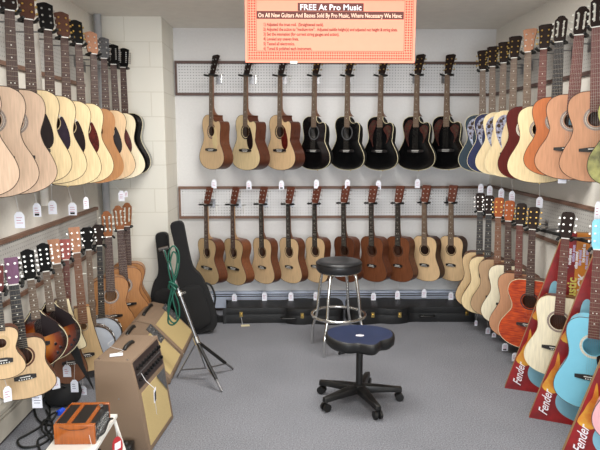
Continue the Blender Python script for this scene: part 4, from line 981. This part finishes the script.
MB().tube([rel(mid.lerp(hubp, .04)), rel(mid.lerp(topp, .06))], .018, 10).build('height_collar', 'chrome', ts, smooth=40)
MB().tube([rel(mid) + Vector((.012, 0, 0)), rel(mid) + Vector((.04, -.01, .01))], .008, 8).build('clamp_knob', 'chrome', ts)
MB().tube([rel(topp) - Vector((.03, 0, .005)), rel(topp) + Vector((.03, 0, .01))], .012, 8).build('top_clamp', 'steel_grey', ts, smooth=40)
for f_ in (f1, f2, f3):
    a_, b_ = rel(hubp), rel(f_); c_ = a_.lerp(b_, .78)
    thin = f_ is f3
    l_ = MB().tube([a_, c_], .005 if thin else .0115, 8).build('leg', 'steel_grey' if thin else 'black_satin', ts, smooth=40)
    MB().tube([c_, b_], .004 if thin else .007, 8).build('leg_end', 'steel_grey', l_, smooth=40)
    MB().tube([rel(base), a_.lerp(b_, .80)], .0045, 6).build('brace', 'steel_grey', ts)
# green cable
gc = thing('coiled_cable', 'green cable coil hanging from the top of the tripod stand', 'cable', topp)
YC = topp.y - .03
def cp(pts): return [atY(a_, b_, YC + (c_[0] if c_ else 0)) - topp for a_, b_, *c_ in pts]
MB().tube(spline(cp([(168, 262), (169, 252), (173, 246), (178, 251), (179, 262), (177, 274), (173, 285), (170, 296), (168, 308), (169, 318), (174, 323), (179, 318), (179, 306), (175, 293), (172, 284), (169, 272), (168, 262)])), .0055, 6).build('loop', 'green_cable', gc, smooth=True)
MB().tube(spline(cp([(170, 262), (173, 252), (177, 256), (176, 270), (172, 286), (173, 300), (176, 312), (177, 321), (172, 325), (168, 321), (170, 305), (174, 290), (173, 276), (170, 262)])), .0055, 6).build('loop', 'green_cable', gc, smooth=True)
MB().tube(spline(cp([(169, 282, -.02), (174, 284, -.03), (177, 287, 0), (174, 290, .02), (169, 288, 0), (170, 284, -.02), (176, 290, -.03)])), .007, 6).build('wrap', 'green_cable', gc, smooth=True)
MB().tube(spline(cp([(168, 262), (166, 256), (164.5, 250)])), .005, 6).build('loop', 'green_cable', gc, smooth=True)

# ------------------------------------------------------------------ low table with button accordion, cables and bag
tb = thing('side_table', 'low white folding table under the orange wood accordion', 'table', (-.92, 2.35, 0))
MB().box((-.070, -.32, .335), (.132, .175, .350)).build('table_top', 'white_plastic', tb)
for (x0_, y0_, x1_, y1_) in ((.12, .16, .20, .17), (.12, -.30, .20, -.31), (-.06, .16, -.10, .17), (-.06, -.30, -.10, -.31)):
    MB().tube([(x0_, y0_, .336), (x1_, y1_, .008)], .008, 8).build('leg', 'white_plastic', tb)
MB().tube([(.16, .165, .17), (.16, -.305, .17)], .005, 8).build('cross_bar', 'white_plastic', tb)
ac = thing('button_accordion', 'orange lacquered wooden accordion with black striped top on the low white table', 'accordion', (-.885, 2.30, .3505), 0)
wv = bevel(MB().box((-.085, -.045, 0), (.085, -.028, .088)).build('end_panel', 'orange_lacquer', ac), .003)
MB().box((-.083, -.028, 0), (.083, .15, .082)).build('bellows', 'black_satin', ac)
bevel(MB().box((-.085, .15, 0), (.085, .165, .088)).build('end_panel', 'orange_lacquer', ac), .003)
for x_ in (-.028, .050): MB().box((x_ - .009, -.028, .082), (x_ + .009, .15, .0865)).build('wood_strip', 'orange_lacquer', ac)
MB().box((-.086, -.028, .060), (-.083, .15, .0865)).build('wood_strip', 'orange_lacquer', ac)
MB().tube(spline([(-.06, -.047, .078), (-.03, -.047, .067), (0, -.047, .065), (.03, -.047, .067), (.06, -.047, .078)]), .0012, 4).build('scroll_inlay', 'dark_wood', ac)
bt = MB()
for i in range(8):
    for j in range(2): bt.tube([(.083, -.012 + i * .02, .028 + j * .026), (.090, -.012 + i * .02, .028 + j * .026)], .0052, 8)
bt.build('buttons', 'chrome', ac)
MB().tube(spline([(.088, -.02, .02), (.108, 0, .03), (.110, .06, .05), (.108, .12, .03), (.088, .14, .02)]), .004, 6).build('hand_strap', 'black_satin', ac)
MB().tube([(.06, .12, .088), (.06, .12, .097)], .009, 10).build('register_button', 'chrome', ac)
tg_ = thing('hang_tag', 'oval red and white tag hanging from the low white table edge', 'tag', (-.765, 2.43, .245), R(35))
e_ = [(.024 * math.cos(2 * math.pi * k_ / 20), .045 * math.sin(2 * math.pi * k_ / 20)) for k_ in range(20)]
MB().prism(e_, -.001, .001).build('card', 'red_print', tg_)
MB().prism([(-.014, -.02), (.014, -.012), (.016, .022), (-.012, .014)], -.0016, -.001).build('label_patch', 'white_print', tg_)
MB().tube([(0, 0, .043), (-.004, 0, .085)], .001, 4).build('string', 'string_white', tg_)
tw = thing('price_tag', 'white tag dangling on a string beside the accordion buttons', 'tag', (-.787, 2.19, .30), R(30))
MB().box((-.012, -.001, -.04), (.012, .001, .02)).build('card', 'tag_paper', tw)
MB().tube([(0, 0, .02), (-.0, .02, .06), (-.002, .06, .10)], .001, 4).build('string', 'string_white', tw)
# footswitch box by the amp
fx = thing('pedal_box', 'small black box standing on the carpet before the nearest amplifier', 'box', (-.81, 2.72, 0))
bevel(MB().box((-.03, -.035, 0), (.03, .035, .095)).build('housing', 'black_satin', fx), .004)
MB().tube([(0, 0, .095), (0, 0, .103)], .008, 10).build('switch_button', 'steel_grey', fx)
# black soft bag on floor
bg = thing('soft_bag', 'black round soft bag on the floor under the mini guitars', 'bag', atZ(64, 402, 0) * 1)
bg.location.z = 0; bg.scale = (.66, .66, .66)
MB().lathe([(0, .0), (.10, .0), (.15, .03), (.165, .09), (.15, .15), (.11, .19), (.05, .205), (0, .207)], 24).build('bag', 'black_cloth', bg, smooth=True)
MB().tube(spline([(-.06, -.10, .19), (-.03, -.13, .22), (.03, -.13, .22), (.06, -.10, .19)]), .008, 6).build('strap', 'black_leatherette', bg, smooth=True)
# black strap by the travel guitar
sp = thing('guitar_strap', 'black tapered strap hanging below the mandolins beside the travel guitar', 'strap', atY(76, 348, 3.22))
o_ = sp.location
q = [(70.5, 352), (76, 344), (80, 352), (84, 366), (92, 384), (94, 390), (88, 380), (79, 366)]
pp = [atY(a_, b_, 3.22) - o_ for a_, b_ in q]
MB().prism([(v.x, v.z) for v in pp], -.004, .004).build('strap', 'black_leatherette', sp)
# cables on the floor, left
cb_ = thing('cable_pile', 'tangled black cables on the carpet under the left wall instruments', 'cable', (-1.20, 2.75, 0))
def floorpath(pts, z=.008): return [atZ(a_, b_, z + (c_[0] if c_ else 0)) - Vector((-1.20, 2.75, 0)) for a_, b_, *c_ in pts]
MB().tube(spline(floorpath([(46, 402, .0), (50, 412), (42, 425), (28, 434), (18, 440), (22, 447), (36, 446), (48, 440), (54, 430), (50, 418), (46, 410)])), .006, 6).build('loop', 'black_rubber', cb_, smooth=True)
MB().tube(spline(floorpath([(34, 408), (37, 418), (44, 424), (52, 426), (47, 434), (38, 440), (40, 450), (46, 456), (54, 450), (52, 436), (46, 428), (50, 416), (56, 412)])), .006, 6).build('loop', 'black_rubber', cb_, smooth=True)
MB().tube(spline(floorpath([(57, 413), (52, 420), (44, 420), (42, 430), (48, 436), (52, 444), (44, 452)], .018)), .006, 6).build('loop', 'black_rubber', cb_, smooth=True)
bc = MB().tube(floorpath([(58.5, 413), (63, 410)], .016), .017, 10).build('plug', 'blue_plastic', cb_)

# ------------------------------------------------------------------ red pack boxes
def packbox(label, P0, yaw, Wb, Wt, H, D_, off):
    M = Matrix.Translation(P0) @ Matrix.Rotation(R(-yaw), 4, 'Z')
    g = thing('guitar_pack_box', label, 'box', M=M, group='printed red boxes along the right wall')
    ol = [(0, 0), (Wb, 0), (Wb, H), (Wb - Wt, H)]
    MB().prism(ol, 0, D_).build('carton', 'cardboard', g)
    e = .001
    def lx(z): return (Wb - Wt) * z / H
    MB().prism([(0, 0), (Wb, 0), (Wb, H * .62), (lx(H * .62), H * .62)], -e, 0).build('printed_front', 'box_red', g)
    MB().prism([(lx(H * .62), H * .62), (Wb - .075, H * .62), (Wb - .075, H), (lx(H), H)], -e, 0).build('printed_front', 'box_red', g)
    MB().prism([(Wb - .075, H * .62), (Wb, H * .62), (Wb, H), (Wb - .075, H)], -e, 0).build('orange_panel', 'box_orange', g)
    # flame shapes
    MB().prism(smooth_loop([(.06, .20), (.11, .17), (.15, .19), (.17, .25), (.15, .33), (.135, .42), (.12, .34), (.10, .30), (.085, .26)], 3), -e * 1.6, -e).build('flame_print', 'box_yellow', g)
    MB().prism(smooth_loop([(.14, .50), (.19, .48), (.21, .56), (.22, .66), (.19, .62), (.17, .56)], 3), -e * 1.6, -e).build('flame_print', 'box_yellow', g)
    # printed guitar: lower body and headstock
    gp = body_outline('dread', .42, .50, .515)
    gp = [(x + .345, z) for x, z in gp]; gp = [(min(x, Wb - .004), z) for x, z in gp]
    MB().prism(gp, -e * 1.8, -e).build('printed_guitar_body', 'box_blue', g)
    hx, hz = lx(H * .66) + .035, H * .64
    hp_ = MB().prism(smooth_loop([(hx, hz - .10), (hx + .05, hz - .10), (hx + .055, hz + .04), (hx + .03, hz + .07), (hx + .006, hz + .03)], 3), -e * 1.8, -e).build('printed_headstock', 'box_blue', g)
    ang = math.atan2((Wb - Wt), H)
    # script lettering up the left edge
    RM = Matrix.Rotation(R(90), 4, 'X')
    text('script_lettering', 'Fender', .072, Matrix.Translation((.095, -e * 2.4, .03)) @ RM @ Matrix.Rotation(R(90) - ang * .55, 4, 'Z'), 'white_print', g, shear=.5, sx=.74, bold=.0006)
    # text columns at the top
    for i in range(7):
        xx = Wb - .118 + i * .0185; z0_ = H * (.79 + .02 * (i % 3)); z1_ = H * (.90 - .02 * (i % 2) - (.10 if i in (1, 3) else 0) + (.03 if i > 4 else 0))
        text('small_print_column', 'practice sound music strings'[i:i + 11], .024, Matrix.Translation((xx, -e * 2.4, z0_)) @ RM @ Matrix.Rotation(R(90), 4, 'Z'), 'white_print' if i % 2 else 'lilac_print', g, sx=.95, bold=.0016)
    text('yellow_lettering', 'Acoustic', .074, Matrix.Translation((Wb - .062, -e * 2.4, H * .50)) @ RM @ Matrix.Rotation(R(90), 4, 'Z'), 'yellow_print', g, bold=.002, sx=.95)
    text('white_lettering', 'N PACK', .060, Matrix.Translation((Wb - .012, -e * 2.4, H * .555)) @ RM @ Matrix.Rotation(R(90), 4, 'Z'), 'white_print', g, bold=.002, sx=1.0)
    return g
packbox('printed red guitar carton behind the cream guitar, farthest of the three', (1.42, 3.54, 0), 23, .44, .15, 1.05, .055, 0)
packbox('printed red guitar carton behind the sky blue guitar, middle of the three', (1.41, 3.135, 0), 25, .44, .15, 1.05, .055, 0)
packbox('printed red guitar carton at the right edge beside the pink guitar, nearest of three', (1.405, 2.72, 0), 25, .44, .15, 1.05, .055, 0)
